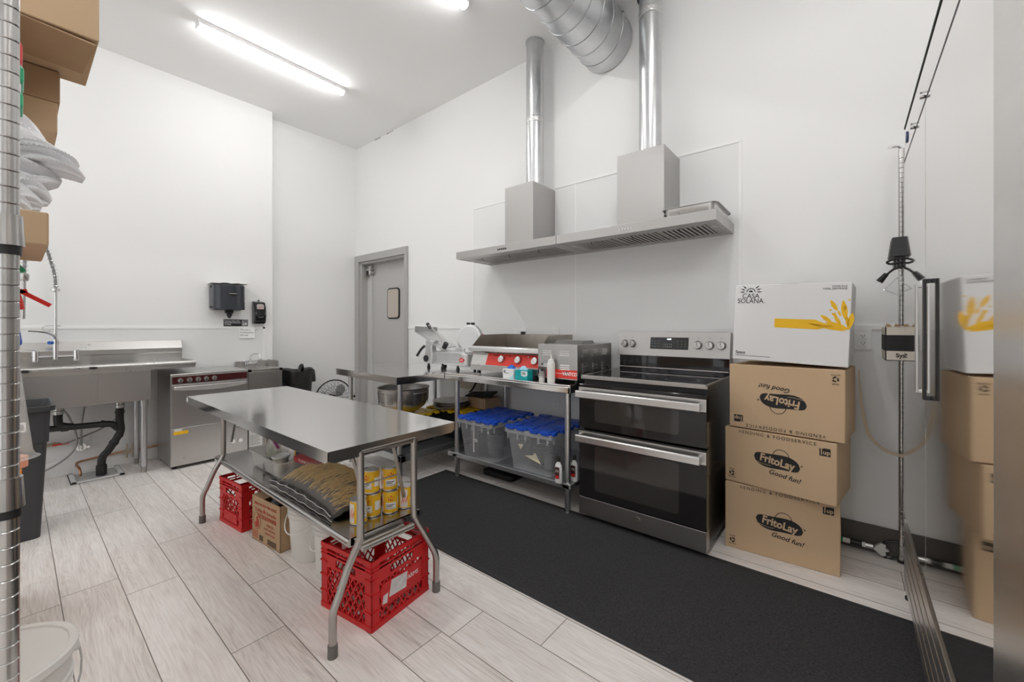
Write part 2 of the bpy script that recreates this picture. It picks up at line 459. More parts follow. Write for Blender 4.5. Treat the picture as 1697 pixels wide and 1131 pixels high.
# ================================================================== HOODS AND DUCTS
HB, HT, HF = 1.83, 1.893, 2.51
def hood(x0, x1, cx0, cx1, bx, label):
    t = thing('range_hood', label, 'hood', ((x0 + x1) / 2, YW - .006, HB), 0, 'stainless range hoods on the wall')
    ox = (x0 + x1) / 2; w = (x1 - x0) / 2; d = YW - .006 - HF; h = HT - HB
    # canopy: shallow box open underneath with recessed underside
    b = MB(); th = .0015
    b.box(-w, w, -d, -d + .022, 0, h); b.box(-w, -w + .022, -d + .022, -.02, 0, h); b.box(w - .022, w, -d + .022, -.02, 0, h); b.box(-w, w, -.02, 0, 0, h)
    b.box(-w + .022, w - .022, -d + .022, -.02, h - .004, h)
    b.box(-w + .02, w - .02, -d + .02, -d + .095, .003, .006); b.box(-w + .02, w - .02, -.06, -.018, .003, .006)
    b.build('canopy', steel_h, t, bevel=.0015)
    # baffle filters
    n = 3; fw = (2 * w - .16) / n
    for k in range(n):
        fx0 = -w + .08 + k * fw; b = MB()
        b.box(fx0 + .005, fx0 + fw - .005, -d + .095, -d + .11, .002, .01); b.box(fx0 + .005, fx0 + fw - .005, -.075, -.06, .002, .01)
        b.box(fx0 + .005, fx0 + .02, -d + .11, -.075, .002, .01); b.box(fx0 + fw - .02, fx0 + fw - .005, -d + .11, -.075, .002, .01)
        m_ = 9; sp = (fw - .04) / m_
        for j in range(m_):
            a = fx0 + .02 + j * sp; b.box(a, a + sp * .62, -d + .11, -.075, .004, .008)
        f = b.build('baffle_filter', steel_dk, t)
        MB().box(fx0 + .02, fx0 + fw - .02, -d + .11, -.075, .012, .014).build('filter_slot_shade', ink, f)  # black sheet set behind the slats as the shade in the slots
        hb = MB().tube([(fx0 + fw / 2, -d + .1, .002), (fx0 + fw / 2, -d + .1, -.016), (fx0 + fw / 2, -d + .125, -.016)], .002, 6); hb.build('pull_ring', black_pl, f)
    for lx in (-w + .05, w - .05):
        u_ = MB().box(lx - .03, lx + .03, -d + .095, -.06, .003, .006).build('underside_strip', steel_dk, t)
        MB().cyl((lx, -d + .16, .003), (lx, -d + .16, .0), .022, n=20).build('hood_lamp', steel, u_)
    for k in range(5):
        b = MB().cyl((bx - ox + (k - 2) * .02, -d + .001, h * .45), (bx - ox + (k - 2) * .02, -d - .005, h * .45), .0058, n=14)
        b.build('button', black_pl if bx < -1.8 else chrome, t)
    c0, c1 = cx0 - ox, cx1 - ox
    b = MB().box(c0, c1, 2.66 - YW, -.0005, h + .0005, 2.405 - HB); b.build('chimney', steel_h, t, bevel=.0015)
    return t
hood(-2.706, -1.646, -2.255, -1.958, -2.168, 'left stainless hood with flat canopy and square chimney, farther from the fridge')
hood(-1.644, -.572, -1.236, -.913, -1.11, 'right stainless hood with flat canopy and chimney, above the black range')
def pipe(x, y, z0, z1, label, seams, elbow=False):
    t = thing('exhaust_pipe', label, 'pipe', (x, y, z0))
    b = MB(); b.tube([(0, 0, 0), (0, 0, z1 - z0)], .074, 32)
    b.build('pipe_section', galv, t, smooth=40)
    for z in seams:
        b = MB().lathe([(.0742, -.028), (.0775, -.026), (.0765, -.01), (.078, .004), (.0765, .02), (.0745, .026)], (0, 0, z), 32, cap=False)
        b.build('taped_joint', mat('foil tape', (.68, .68, .67), .35, .9, bump=(70, .9), bump_d=.004), t, smooth=40)
    if elbow:
        b = MB(); zt = z1 - z0
        b.lathe([(.085, -.16), (.088, -.155), (.088, -.1), (.082, -.095)], (0, 0, zt), 32, cap=False)
        pts = [(0, 0, zt - .12), (-.02, -.005, zt - .07), (-.06, -.015, zt - .035), (-.12, -.03, zt - .02)]
        b.tube(smooth_path(pts, 3), .083, 24)
        b.build('elbow', galv, t, smooth=30)
    else:
        b = MB().lathe([(.082, -.008), (.082, 0), (.075, 0)], (0, 0, z1 - z0), 32); b.build('collar', galv, t)
    return t
pipe(-2.07, 2.83, 2.405, ZC - .001, 'vertical galvanised pipe rising from the left hood chimney to the ceiling', [.58])
pipe(-1.055, 2.79, 2.405, ZC - .001, 'vertical galvanised pipe rising from the right hood beside the spiral duct', [.98], True)
# spiral duct along the ceiling
t = thing('spiral_duct', 'large round galvanised spiral duct hanging below the ceiling, longest duct', 'duct', (-1.465, YW - .01, ZC - .215))
b = MB(); DR = .205
b.tube([(0, 0, 0), (0, -.005, 0), (0, -4.9, 0)], DR, 56); b.build('duct_tube', galv, t, smooth=40)
b = MB(); pts = []; turns = 33
for k in range(turns * 36 + 1):
    a = 2 * math.pi * k / 36; pts.append(((DR + .001) * math.cos(a), -.02 - 4.8 * k / (turns * 36), (DR + .001) * math.sin(a)))
b.tube(pts, .0032, 5); b.build('spiral_seam', mat('seam steel', (.42, .43, .44), .4, 1.0), t, smooth=60)

# steel hotel pan on the right hood
def pan_mesh(b, x0, x1, y0, y1, z0, z1, rim=.018, th=.0012, r=.03, tp=.012):
    def loop(ix, z, rr): return [(u, v, z) for u, v in rrect(x0 + ix, x1 - ix, y0 + ix, y1 - ix, max(rr, .003), 5)]
    loops = [loop(-rim, z1 - .004, r + rim), loop(-rim, z1, r + rim), loop(0, z1, r), loop(tp * .7, z0 + .012, r * .9), loop(tp + .01, z0, r * .8),
             ]
    inner = [loop(tp + .011, z0 + th, r * .8), loop(tp * .7 + th, z0 + .013, r * .9), loop(th, z1 - .001, r)]
    L = [[b.bm.verts.new(p) for p in lp] for lp in loops]
    for A, B in zip(L, L[1:]):
        for j in range(len(A)): b.bm.faces.new((A[j], A[(j + 1) % len(A)], B[(j + 1) % len(A)], B[j]))
    b.bm.faces.new(L[-1])
b = MB(); pan_mesh(b, -.145, .145, -.182, .182, 0, .062)
o = b.build('steel_pan', steel, None, smooth=40, solid=.0014)
o.location = (-.742, 2.762, HT + .0005); tag(o, 'shallow rectangular stainless steel pan lying on top of the right hood', 'pan')

# ================================================================== RANGE
t = thing('range_cooker', 'freestanding stainless and black glass double oven range between the steel table and the boxes', 'stove', (-.952, 2.33, 0))
w = .38; D = YW - .03 - 2.33
b = MB().box(-w + .004, w - .004, .03, D, .03, .885); b.build('body', black_en, t, bevel=.003)
b = MB().box(-w, w, -.005, D - .03, .885, .914); b.build('cooktop_frame', black_en, t, bevel=.004)
b = MB().box(-w, w, -.008, .0, .893, .916).box(w - .012, w, -.008, D - .05, .908, .917).box(-w, -w + .012, -.008, D - .05, .908, .917).box(-w, w, -.008, .006, .912, .917)
b.build('cooktop_rim', steel_dk, t, bevel=.002)
ck = MB().box(-w + .013, w - .013, .007, D - .055, .910, .9155).build('cooktop_glass', black_gl, t)
for (cx, cy, r_) in ((-.2, .16, .11), (.2, .16, .09), (-.2, .42, .08), (.2, .42, .1), (0, .3, .06)):
    b = MB().lathe([(r_, 0), (r_ + .002, 0), (r_ + .002, .0003), (r_, .0003)], (cx, cy, .9155), 48, cap=False); b.build('burner_ring', mat('burner ring', (.12, .12, .12), .3), ck)
# backguard
b = MB().box(-w + .01, w - .01, D - .06, D, .914, 1.03); b.build('rear_riser', black_gl, t)
b = MB().cyl((-w + .012, D - .07, .935), (w - .012, D - .07, .935), .006, n=10); b.build('riser_trim', steel_dk, t)
bg = MB().prism([(D - .085, 1.02), (D - .055, 1.19), (D - .03, 1.19), (D, 1.18), (D, 1.02)], -w + .002, w - .002, 'x').build('backguard', steel_h, t, bevel=.002)
tilt = math.atan2(.03, .17)
def on_panel(x, z):  # point on the tilted panel
    return (x, D - .085 + (z - 1.02) / .17 * .03, z)
rx = -tilt
p = on_panel(0, 1.11)
b = MB().box(-.135, .125, p[1] - .0035, p[1] + .02, 1.068, 1.152, rot=(rx, 0, 0)); dsp = b.build('display', mat('control glass', (.045, .048, .05), .15), t)
b = MB().box(-.137, .127, p[1] - .0025, p[1] + .02, 1.066, 1.154, rot=(rx, 0, 0)); b.build('display_bezel', steel, t)
PR = (R(90) + rx, 0, 0)
text('12:05', .014, (-.005, p[1] + .0015, 1.140), PR, mat('lit digits', (.9, .95, 1), .5, emit=((.85, .95, 1), 1.5)), dsp, 'digits', bold=.02)
for r_i, z in enumerate((1.127, 1.109, 1.090)):
    for x in (-.118, -.098, -.076, .055, .080, .104):
        text('\u2013\u2013', .010, (x, p[1] - .0042 + (z - 1.11) * .176, z), PR, ink_grey if False else ink_w, dsp, 'legend', ext=.0001)
for z, s_ in ((1.104, '1 2 3 4 5'), (1.088, '6 7 8 9 0')):
    text(s_, .009, (-.012, p[1] - .0042 + (z - 1.11) * .176, z), PR, ink_w, dsp, 'legend', space=1.6, ext=.0001)
for x in (-.325, -.268, .185, .257, .327):
    q = on_panel(x, 1.105); b = MB()
    b.lathe([(.028, 0), (.0275, -.012), (.024, -.016), (.022, -.03), (.0, -.031)], (x, q[1], q[2]), 28, axis='y')
    b.box(x - .004, x + .004, q[1] - .038, q[1] - .028, q[2] - .022, q[2] + .022)
    k = b.build('knob', steel, t, smooth=40)
    b = MB().box(x - .0012, x + .0012, q[1] - .0388, q[1] - .0378, q[2] - .004, q[2] + .021); b.build('pointer', ink, k)
for x, s_ in ((-.325, 'OFF'), (-.268, 'OFF'), (.185, 'OFF'), (.257, 'OFF'), (.327, 'OFF')):
    q = on_panel(x, 1.150); text(s_, .008, (x, q[1] - .001, q[2]), PR, ink, bg, 'legend', ext=.0001)
# oven doors
def oven_door(z0, z1, hz, nm, lab):
    d = MB().box(-w, w, -.028, .03, z0, z1).build('oven_door', oven_gl, t, bevel=.003, label=lab)
    b = MB().prism(rrect(-.27, .24, z0 + .05, z1 - .09, .02), -.0288, -.0275, 'y'); b.build('window', mat('oven window', (.045, .042, .04), .06, spec=.6), d)
    # full width strap handle
    b = MB()
    b.box(-w + .0, w - .0, -.034, -.028, hz - .03, hz + .036)
    b.build('handle_plate', steel, d, bevel=.001)
    pr = [(-.083, hz - .026), (-.086, hz - .02), (-.084, hz + .014), (-.078, hz + .02), (-.068, hz + .02), (-.068, hz + .012), (-.072, hz + .006), (-.074, hz - .018), (-.074, hz - .026)]
    b = MB().prism(pr, -w + .002, w - .02, 'x'); b.box(-w + .002, -w + .02, -.08, -.03, hz - .02, hz + .018).box(w - .038, w - .02, -.08, -.03, hz - .02, hz + .018)
    b.build('handle', steel, d, bevel=.002)
    return d
oven_door(.583, .862, .806, 'upper', 'upper black glass oven door')
oven_door(.150, .573, .528, 'lower', 'taller lower black glass oven door')
b = MB().box(-w, w, -.03, .03, .035, .146); b.build('drawer_front', steel_h, t, bevel=.002)
b = MB().cyl((.005, -.0298, .098), (.005, -.034, .098), .021, n=28); em = b.build('emblem', steel_dk, t)
text('GE', .019, (.005, -.0345, .098), FRONT, steel, em, 'monogram', shear=.3, ext=.0004)
b = MB()
for x in (-w + .05, w - .05):
    for y in (.06, D - .06): b.cyl((x, y, 0), (x, y, .035), .016, n=12)
b.build('foot', black_pl, t)

# ================================================================== L-SHAPED STEEL WORK TABLES
def galv_leg(b, x, y, z0, z1, r=.0205):
    b.cyl((x, y, z0), (x, y, z1), r, n=20)
def table_leg(t, x, y, zt, zs):
    b = MB(); galv_leg(b, x, y, .03, zt); l = b.build('leg', galv, t, smooth=40)
    b = MB().cyl((x, y, 0), (x, y, .012), .017, n=16).cyl((x, y, .012), (x, y, .04), .012, .019, n=16); b.build('foot', black_pl if False else galv_sh, l, smooth=40)
    b = MB().box(x - .03, x + .03, y - .03, y + .03, zs - .032, zs - .0005); b.build('shelf_clamp', galv, l, bevel=.006)
    return l
ZT = .85
t = thing('work_table', 'long stainless work table against the wall carrying the griddle and red-badged oven', 'table', (-2.02, 2.62, 0))
x0, x1, y0, y1 = -2.575 + 2.02, -1.375 + 2.02, 2.262 - 2.62, 2.965 - 2.62
x0b = x0
b = MB().box(x0, x1, y0, y1, ZT - .014, ZT).box(x0, x1, y0, y0 + .02, ZT - .055, ZT - .014).box(x1 - .02, x1, y0, y1, ZT - .055, ZT - .014).box(x0, x1, y1 - .02, y1, ZT - .055, ZT - .014)
b.build('tabletop', steel_top, t, bevel=.004)
b = MB().box(x0 + .015, x1 - .006, y0 + .06, y1 - .05, .175, .205).box(x0 + .015, x1 - .006, y0 + .015, y0 + .06, .168, .2055).box(x0 + .015, x1 - .02, y1 - .05, y1 - .02, .165, .2055)
b.build('lower_shelf', galv_sh, t, bevel=.005)
for x in (x0 + .10, x1 - .045):
    for y in (y0 + .045, y1 - .05): table_leg(t, x, y, ZT - .02, .2)
t = thing('work_table', 'stainless work table end under the meat slicer, its shelf holding black bins with yellow lids', 'table', (-3.06, 2.4, 0))
x0, x1, y0, y1 = -.48, .483, -.585, .565
X0L = -.50
b = MB().prism([(-.555, -.53), (.478, -.60), (.483, .565), (-.42, .565)], ZT - .0145, ZT - .0005)
P_ = [(-.555, -.53), (.478, -.60), (.483, .565), (-.42, .565)]
for i in range(4):
    a, c = Vector((*P_[i], 0)), Vector((*P_[(i + 1) % 4], 0)); dd = (c - a).normalized(); nn = Vector((-dd.y, dd.x, 0)) * .018
    b.prism([tuple(a[:2]), tuple(c[:2]), tuple((c + nn)[:2]), tuple((a + nn)[:2])], ZT - .055, ZT - .0146)
b.build('tabletop', steel_top, t)
b = MB().box(-.46, .38, -.47, .5, .195, .222).box(.33, .385, -.50, .5, .17, .2225).box(-.46, .385, -.50, -.45, .17, .2225)
b.build('lower_shelf', galv_sh, t, bevel=.004)
for x, y in ((-.44, -.45), (.335, -.47), (-.40, .50), (.355, .50)): table_leg(t, x, y, ZT - .02, .215)

# ---- things on the work table
# griddle
t = thing('griddle', 'wide stainless countertop griddle with red control panel and three knobs', 'griddle', (-1.94, 2.42, ZT))
L_, Rr = -.475, .222
b = MB()
b.prism([(-.02, .025), (-.02, .07), (.02, .175), (.45, .175), (.45, .025)], L_, Rr, 'x'); b.build('body', steel, t, bevel=.003)
b = MB().prism([(-.0225, .075), (.0175, .168), (.0225, .166), (-.0175, .074)], L_ + .17, Rr - .002, 'x'); cp = b.build('control_panel', red_panel, t)
b = MB().prism([(-.035, .178), (-.035, .213), (-.025, .222), (.0, .222), (.0, .178)], L_ - .012, Rr + .012, 'x'); b.build('grease_gutter', steel_top, t, bevel=.006, seg=3)
b = MB().box(L_ - .01, L_ + .16, -.01, .02, .164, .172); b.build('tray_handle', steel, t, bevel=.002)
b = MB().box(L_, Rr, .0, .44, .176, .205); b.build('cooking_plate', mat('seasoned griddle', (.17, .13, .10), .3, .8, noise=(14, .6)), t)
b = MB()
b.prism([(.0, .222), (.10, .31), (.44, .315), (.44, .19), (.0, .19)], L_, L_ + .004, 'x'); b.prism([(.0, .222), (.10, .31), (.44, .315), (.44, .19), (.0, .19)], Rr - .004, Rr, 'x')
b.box(L_, Rr, .436, .44, .19, .315)
b.build('splash_guard', mat('heat tinted steel', (.40, .37, .33), .32, 1.0, noise=(9, .25)), t)
b = MB().box(-.30, -.265, .43, .455, .31, .335); b.build('knob_stop', black_pl, t)
for x in (-.145, .02, .175):
    q = Vector((x, -.004, .122)); n_ = Vector((0, -.92, .39))
    b = MB().cyl(q, q + n_ * .018, .030, .026, n=24); k = b.build('knob', chrome_dk, t, smooth=40)
    b = MB().bar(q + n_ * .018 + Vector((0, 0, -.024)), q + n_ * .018 + Vector((0, .01, .024)), .009, .014); b.build('grip', chrome, k)
text('AVANTCO', .014, (L_ + .245, -.0085 + .022, .1555), (R(66), 0, 0), ink_w, cp, bold=.02)
for x in (-.2, -.07, .11, .24, -.23): MB().cyl((x, .006, .150), (x, -.001, .153), .004, n=8).build('indicator', ink_w if x == .11 else ink, cp)
b = MB()
for x in (L_ + .05, Rr - .05):
    for y in (.03, .4): b.cyl((x, y, 0), (x, y, .026), .016, n=12)
b.build('foot', black_pl, t)
# flat round lid in front of the griddle
o = MB().lathe([(.0, .006), (.045, .006), (.055, .002), (.055, 0)], n=28, cap=True).build('saucer', steel_dk, None, smooth=40)
o.location = (-2.30, 2.335, ZT + .0005); tag(o, 'small steel dish lying in front of the griddle corner', 'dish')

# countertop oven
t = thing('countertop_oven', 'stainless countertop oven with louvred sides and red brand strip next to the range', 'oven', (-1.52, 2.345, ZT))
x0, x1, dpt, h = -.168, .150, .50, .235
b = MB().box(x0, x1, 0, dpt, .022, .022 + h); bd = b.build('cabinet', steel_h, t, bevel=.003)
def louvres(f, n, wd, horiz=True):
    b = MB()
    for k in range(n):
        f(b, k)
    return b
for (cx, cz, n) in ((-.085, .212, 3), (.055, .212, 3), (-.085, .118, 3), (.055, .118, 3)):
    b = MB()
    for k in range(n): b.prism([(-.0045, cz - k * .014 - .004), (-.001, cz - k * .014 + .003), (.001, cz - k * .014 + .003), (.001, cz - k * .014 - .004)], cx - .038, cx + .038, 'x')
    b.build('louvre_set', chrome_dk, t)
for (cy, cz, n) in ((.10, .215, 4), (.24, .215, 4), (.38, .215, 4), (.10, .125, 5), (.24, .125, 5), (.38, .125, 5)):
    b = MB()
    for k in range(n): b.prism([(cy - .032, cz - k * .014 - .004), (cy + .032, cz - k * .014 - .004), (cy + .032, cz - k * .014 + .003), (cy - .032, cz - k * .014 + .003)], x1 - .001, x1 + .0035, 'x')
    b.build('louvre_set', chrome_dk, t)
b = MB().box(x0 + .002, x1 - .002, -.004, 0, .030, .088); st = b.build('brand_strip', red_panel, t)
text('A', .05, (.063, -.0045, .060), FRONT, ink, st, bold=.02, shear=.3, label='black initial letter')
text('VANTCO', .032, (.094, -.0047, .060), FRONT, ink_w, st, bold=.03, sx=.85)
text('Thermostat', .013, (.005, -.0045, .062), FRONT, ink_w, st, shear=.2)
b = MB().box(x0 + .005, x0 + .075, -.005, -.001, .03, .098); b.build('dial_plate', mat('dial plate', (.10, .09, .09), .3), t)
b = MB().lathe([(.024, 0), (.022, -.018), (.012, -.02), (0, -.02)], (x0 + .035, -.005, .062), 24, axis='y'); k = b.build('knob', black_pl, t, smooth=40)
MB().box(x0 + .033, x0 + .037, -.027, -.024, .062, .084).build('pointer', ink_w, k)
MB().cyl((x0 + .04, 0, .118), (x0 + .04, -.006, .118), .006, n=12).build('indicator_lamp', black_pl, t)
b = MB().prism([(.12, .257), (.15, .28), (.28, .28), (.31, .257)], x0 + .06, x1 - .04, 'x'); b.build('top_flap', steel_h, t)
b = MB()
for x in (x0 + .03, x1 - .03):
    for y in (.04, dpt - .04): b.cyl((x, y, 0), (x, y, .023), .014, n=12)
b.build('foot', black_pl, t)
b = MB().tube(smooth_path([(x1 + .008, dpt - .1, .10), (x1 + .014, .45, .02), (x1 + .016, .48, -.1), (x1 + .014, .46, -.3), (x1 + .016, .5, -.45)]), .004, 8); b.build('power_cord', black_pl, t)

# squeeze bottle, jar, glove boxes
o = thing('squeeze_bottle', 'frosted plastic squeeze bottle with pointed tip standing in front of the oven', 'bottle', (-1.558, 2.318, ZT))
MB().lathe([(.0, .0), (.025, 0), (.027, .004), (.027, .128), (.024, .137), (.02, .139)], n=28).build('bottle_body', mat('frosted plastic', (.82, .82, .78), .4), o, smooth=40)
MB().lathe([(.021, .138), (.021, .15), (.017, .153), (.007, .156), (.004, .178), (.002, .188), (0, .188)], n=24).build('nozzle_cap', white_pl, o, smooth=40)
o = thing('salt_shaker', 'small clear shaker half full of salt left of the squeeze bottle', 'shaker', (-1.64, 2.325, ZT))
MB().lathe([(.0, .001), (.019, .001), (.0195, .022), (0, .026)], n=20).build('salt', paper_m, o, smooth=40)
MB().lathe([(.0, 0), (.021, 0), (.022, .004), (.022, .055), (.018, .064), (.019, .07), (0, .072)], n=24).build('jar', pan_m, o, smooth=40)
def glove_box(x, y, rz, m, lab, band):
    o = thing('glove_box', lab, 'box', (x, y, ZT), rz, 'disposable glove boxes on the work table')
    MB().box(-.055, .055, -.035, .035, 0, .066).build('carton', m, o, bevel=.002)
    b = MB().prism([(-.055, .02), (.02, .014), (.0555, .03), (.0555, .062), (-.055, .062)] if band == 0 else [(.0, .028), (.03, .02), (.0555, .03), (.0555, .06), (.0, .06)], -.0356, -.035, 'y')
    b.build('printed_panel', mat('glove print white', (.82, .83, .84), .5) if band == 0 else mat('glove print', (.75, .84, .85), .5), o)
    if band == 0:
        text('D', .022, (-.035, -.036, .046), FRONT, ink, o, bold=.05); text('Nitrile gloves', .008, (-.015, -.036, .034), FRONT, ink, o)
        b = MB().prism([(.0, .0), (.0555, .0), (.0555, .03), (.03, .012)], -.0357, -.035, 'y'); b.build('colour_swoosh', mat('light teal', (.45, .72, .78), .5), o)
    else: text('Dh', .022, (.025, -.036, .043), FRONT, ink, o, bold=.03)
    b = MB()
    rnd = random.Random(x)
    def f(u, v):
        return (-.035 + .07 * u + rnd.uniform(-.004, .004), -.018 + .036 * v + rnd.uniform(-.004, .004), .064 + .026 * math.sin(math.pi * u) ** .7 * math.sin(math.pi * v) + rnd.uniform(0, .008) * (0 < u < 1 and 0 < v < 1))
    b.grid(f, 8, 6); b.build('glove_tuft', blue_gl if band == 0 else mat('pale glove', (.40, .68, .85), .5), o, smooth=60)
    return o
glove_box(-1.935, 2.350, R(-4), paper_m, 'white disposable glove box with a blue glove sticking out', 0)
glove_box(-1.808, 2.338, R(2), teal, 'teal disposable glove box beside the white one', 1)

# meat slicer
t = thing('meat_slicer', 'aluminium meat slicer with round blade and tilted carriage on the far table end', 'slicer', (-2.80, 2.55, ZT), 0)
b = MB().rbox(-.17, .23, -.075, .06, .04, .155, .03); b.build('motor_housing', white_sl, t, bevel=.012, seg=3)
b = MB().rbox(.16, .275, -.085, .12, .03, .145, .04); b.build('base_end', white_sl, t, bevel=.012, seg=3)
b = MB().prism([(-.18, .035), (.26, .035), (.26, .05), (-.18, .05)], -.09, .12, 'y'); b.build('base_tray', white_sl, t, bevel=.006)
b = MB().lathe([(0, -.006), (.03, -.006), (.03, -.002)], (.215, -.086, .088), 24, axis='y', sx=1, sy=.6); e = b.build('badge', red_lab, t)
text('AVC', .018, (.215, -.0935, .088), FRONT, ink_w, e, bold=.02, shear=.2)
# blade guard disc
M = Matrix.Translation((.19, .03, .275)) @ Euler((R(-8), R(0), R(14))).to_matrix().to_4x4()
b = MB().lathe([(0, -.012), (.100, -.012), (.102, -.014), (.122, -.012), (.13, 0), (.13, .018), (.0, .02)], n=56, axis='y'); o = b.build('blade_guard', white_sl, t, smooth=35); o.matrix_local = M
b = MB().lathe([(0, -.0165), (.095, -.0165), (.0955, -.0125)], n=48, axis='y'); o2 = b.build('blade_cover', mat('white cover', (.74, .74, .74), .3), o, smooth=35)
b = MB()
for k in range(-9, 10):
    zz = k * .0095; hw = math.sqrt(max(0, .09 ** 2 - zz ** 2)); b.box(-hw, hw, -.0185, -.0165, zz - .0012, zz + .0012)
b.build('ridges', white_sl, o)
b = MB()
for k in range(40):
    pass
b.tube([(.133 * math.cos(R(a)), .016, .133 * math.sin(R(a))) for a in range(-110, 21, 10)], .004, 8); b.build('red_edge', red_lab, o)
b = MB().box(-.035, -.01, -.01, .02, .125, .142).box(.012, .035, -.01, .02, .125, .142); b.build('guard_clip', black_pl, o)
# carriage
cm = MB()
cm.hexa([(-.40, -.12, .33), (-.33, .10, .33), (-.08, .12, .185), (-.02, -.13, .18), (-.40, -.12, .338), (-.33, .10, .338), (-.08, .12, .195), (-.02, -.13, .19)])
ca_ = cm.build('carriage_tray', white_sl, t)
cm = MB().hexa([(-.40, -.12, .335), (-.39, -.12, .335), (-.33, .10, .335), (-.34, .10, .335), (-.395, -.12, .385), (-.385, -.12, .385), (-.325, .1, .375), (-.335, .10, .375)])
cm.build('carriage_fence', white_sl, ca_)
cm = MB()
for k in range(7):
    u = k / 7; cm.bar((-.375 + u * .05 + .02, -.08 + .2 * u, .333), (-.06 + u * .0, -.10 + .2 * u, .203), .003)
cm.build('carriage_ribs', white_sl, ca_)
b = MB().tube([(-.17, -.11, .385), (.055, -.13, .215)], .006, 10).tube([(-.22, -.10, .39), (-.18, -.11, .38)], .014, 12); b.build('pusher_rod', chrome_dk, t, smooth=40)
b = MB().tube([(-.235, -.095, .405), (-.185, -.11, .372)], .017, 12).cyl((.04, -.135, .19), (.07, -.135, .235), .022, n=12); b.build('knob', black_pl, t, smooth=40)
b = MB().prism([(-.245, .04), (-.15, .04), (-.14, .12), (-.15, .20), (-.11, .255), (-.24, .25)], -.12, -.06, 'y'); b.build('carriage_arm', white_sl, t, bevel=.01, seg=3)
b = MB().tube(smooth_path([(-.25, -.12, .20), (-.29, -.13, .165), (-.335, -.14, .105)]), [.012] * 13 if False else .012, 10); b.build('carriage_handle', black_pl, t, smooth=40)
b = MB().lathe([(.0, -.03), (.03, -.03), (.034, -.015), (.034, 0), (0, 0)], (-.225, -.10, .085), 20, axis='y').lathe([(0, -.03), (.02, -.03), (.02, 0)], (-.27, -.05, .125), 16, axis='y'); b.build('thickness_dial', black_pl, t, smooth=40)
b = MB()
for x, y in ((-.225, -.09), (-.03, -.09), (.16, -.08), (-.2, .09), (.2, .09)): b.cyl((x, y, 0), (x, y, .012), .016, n=14).cyl((x, y, .012), (x, y, .045), .010, n=12).cyl((x, y, .012), (x, y, .022), .014, .012, n=12)
b.build('foot', rubber, t)
b = MB().rbox(.05, .17, -.02, .05, .15, .19, .02).box(-.13, .1, -.03, .02, .15, .17); b.build('blade_mount', white_sl, t, bevel=.006)

# ================================================================== TOTES AND THINGS UNDER THE WORK TABLE
def tote(x, y, z, w, d, h, body_m, lid_m, label, rz=0, contents=None, grp=None, cat='storage box'):
    t = thing('storage_tote', label, cat, (x, y, z), rz, grp)
    W, D_ = w / 2, d / 2; tp = .84
    b = MB()
    # thin-walled tapered shell
    n = 5
    lo = rrect(-W * tp, W * tp, -D_ * tp, D_ * tp, .03, n); hi = rrect(-W * .97, W * .97, -D_ * .97, D_ * .97, .03, n)
    A = [b.bm.verts.new((u, v, 0)) for u, v in lo]; B = [b.bm.verts.new((u, v, h - .03)) for u, v in hi]
    k = len(A); b.bm.faces.new(list(reversed(A)))
    for i in range(k): b.bm.faces.new((A[i], A[(i + 1) % k], B[(i + 1) % k], B[i]))
    b.build('tote_body', body_m, t, smooth=50)
    b = MB()
    for (u0, u1, v0, v1) in ((-W, W, -D_, -D_ + .012), (-W, W, D_ - .012, D_), (-W, -W + .012, -D_, D_), (W - .012, W, -D_, D_)): b.box(u0, u1, v0, v1, h - .045, h - .012)
    for u in (-W + .02, -W * .45, -W * .1, W * .45, W - .035): b.box(u, u + .014, -D_ - .002, -D_ + .004, h - .085, h - .045)
    for v in (-D_ + .03, -D_ * .3, D_ * .3, D_ - .04): b.box(W - .004, W + .002, v, v + .012, h - .08, h - .045)
    b.build('rim', body_m, t)
    # interlocking lid: two flaps with a toothed middle seam
    b = MB(); m = 7
    b.box(-W + .008, -.012, -D_ + .004, D_ - .004, h - .014, h).box(.012, W - .008, -D_ + .004, D_ - .004, h - .014, h)
    for j in range(m):
        v0 = -D_ + .02 + j * (2 * D_ - .04) / m; v1 = v0 + (2 * D_ - .04) / m * .8
        b.box(-.03 if j % 2 else -.012, .012 if j % 2 else .03, v0, v1, h - .010, h + .004)
    for sgn in (-1, 1):
        for v in (-.5, 0, .5):
            b.box(sgn * W * .72 - .03, sgn * W * .72 + .03, v * D_ * 1.5 - .05, v * D_ * 1.5 + .05, h - .002, h + .005)
        for j in range(5):
            v = -D_ + .04 + j * (2 * D_ - .08) / 4; b.box(sgn * (W + .002) - .012, sgn * (W + .002) + .012, v - .022, v + .022, h - .02, h + .003)
    for u in (-W * .75, -W * .3, W * .3, W * .75): b.box(u - .03, u + .03, -D_ - .006, -D_ + .01, h - .018, h + .002)
    b.build('lid', lid_m, t, bevel=.002)
    if contents: contents(t, W * .8, D_ * .8, h)
    return t
stack_m = mat('grey stacked lids', (.15, .155, .165), .4)
def ct1(t, W, D_, h):
    b = MB()
    for k in range(19): b.box(-W + .04 + (k % 2) * .003, -W + .13, -D_ + .02, D_ - .05, .02 + k * .011, .027 + k * .011)
    b.build('contents_stack', stack_m, t)
    b = MB()
    for k in range(9): b.lathe([(.0, 0), (.055 + .0015 * k, 0), (.062 + .0015 * k, .016), (0, .016)], (.055, -.06, .015 + k * .019), 24)
    b.build('contents_lids', stack_m, t)
    MB().box(-.062, -.052, -D_ + .004, -D_ + .01, .04, .27).build('white_strip', paper_m, t)
    text('TOTE', .014, (-.02, -D_ - .012, .14), FRONT, ink, t, 'label_print'); MB().box(-.045, .0, -D_ - .009, -D_ - .0075, .13, .152).build('label_patch', paper_m, t)
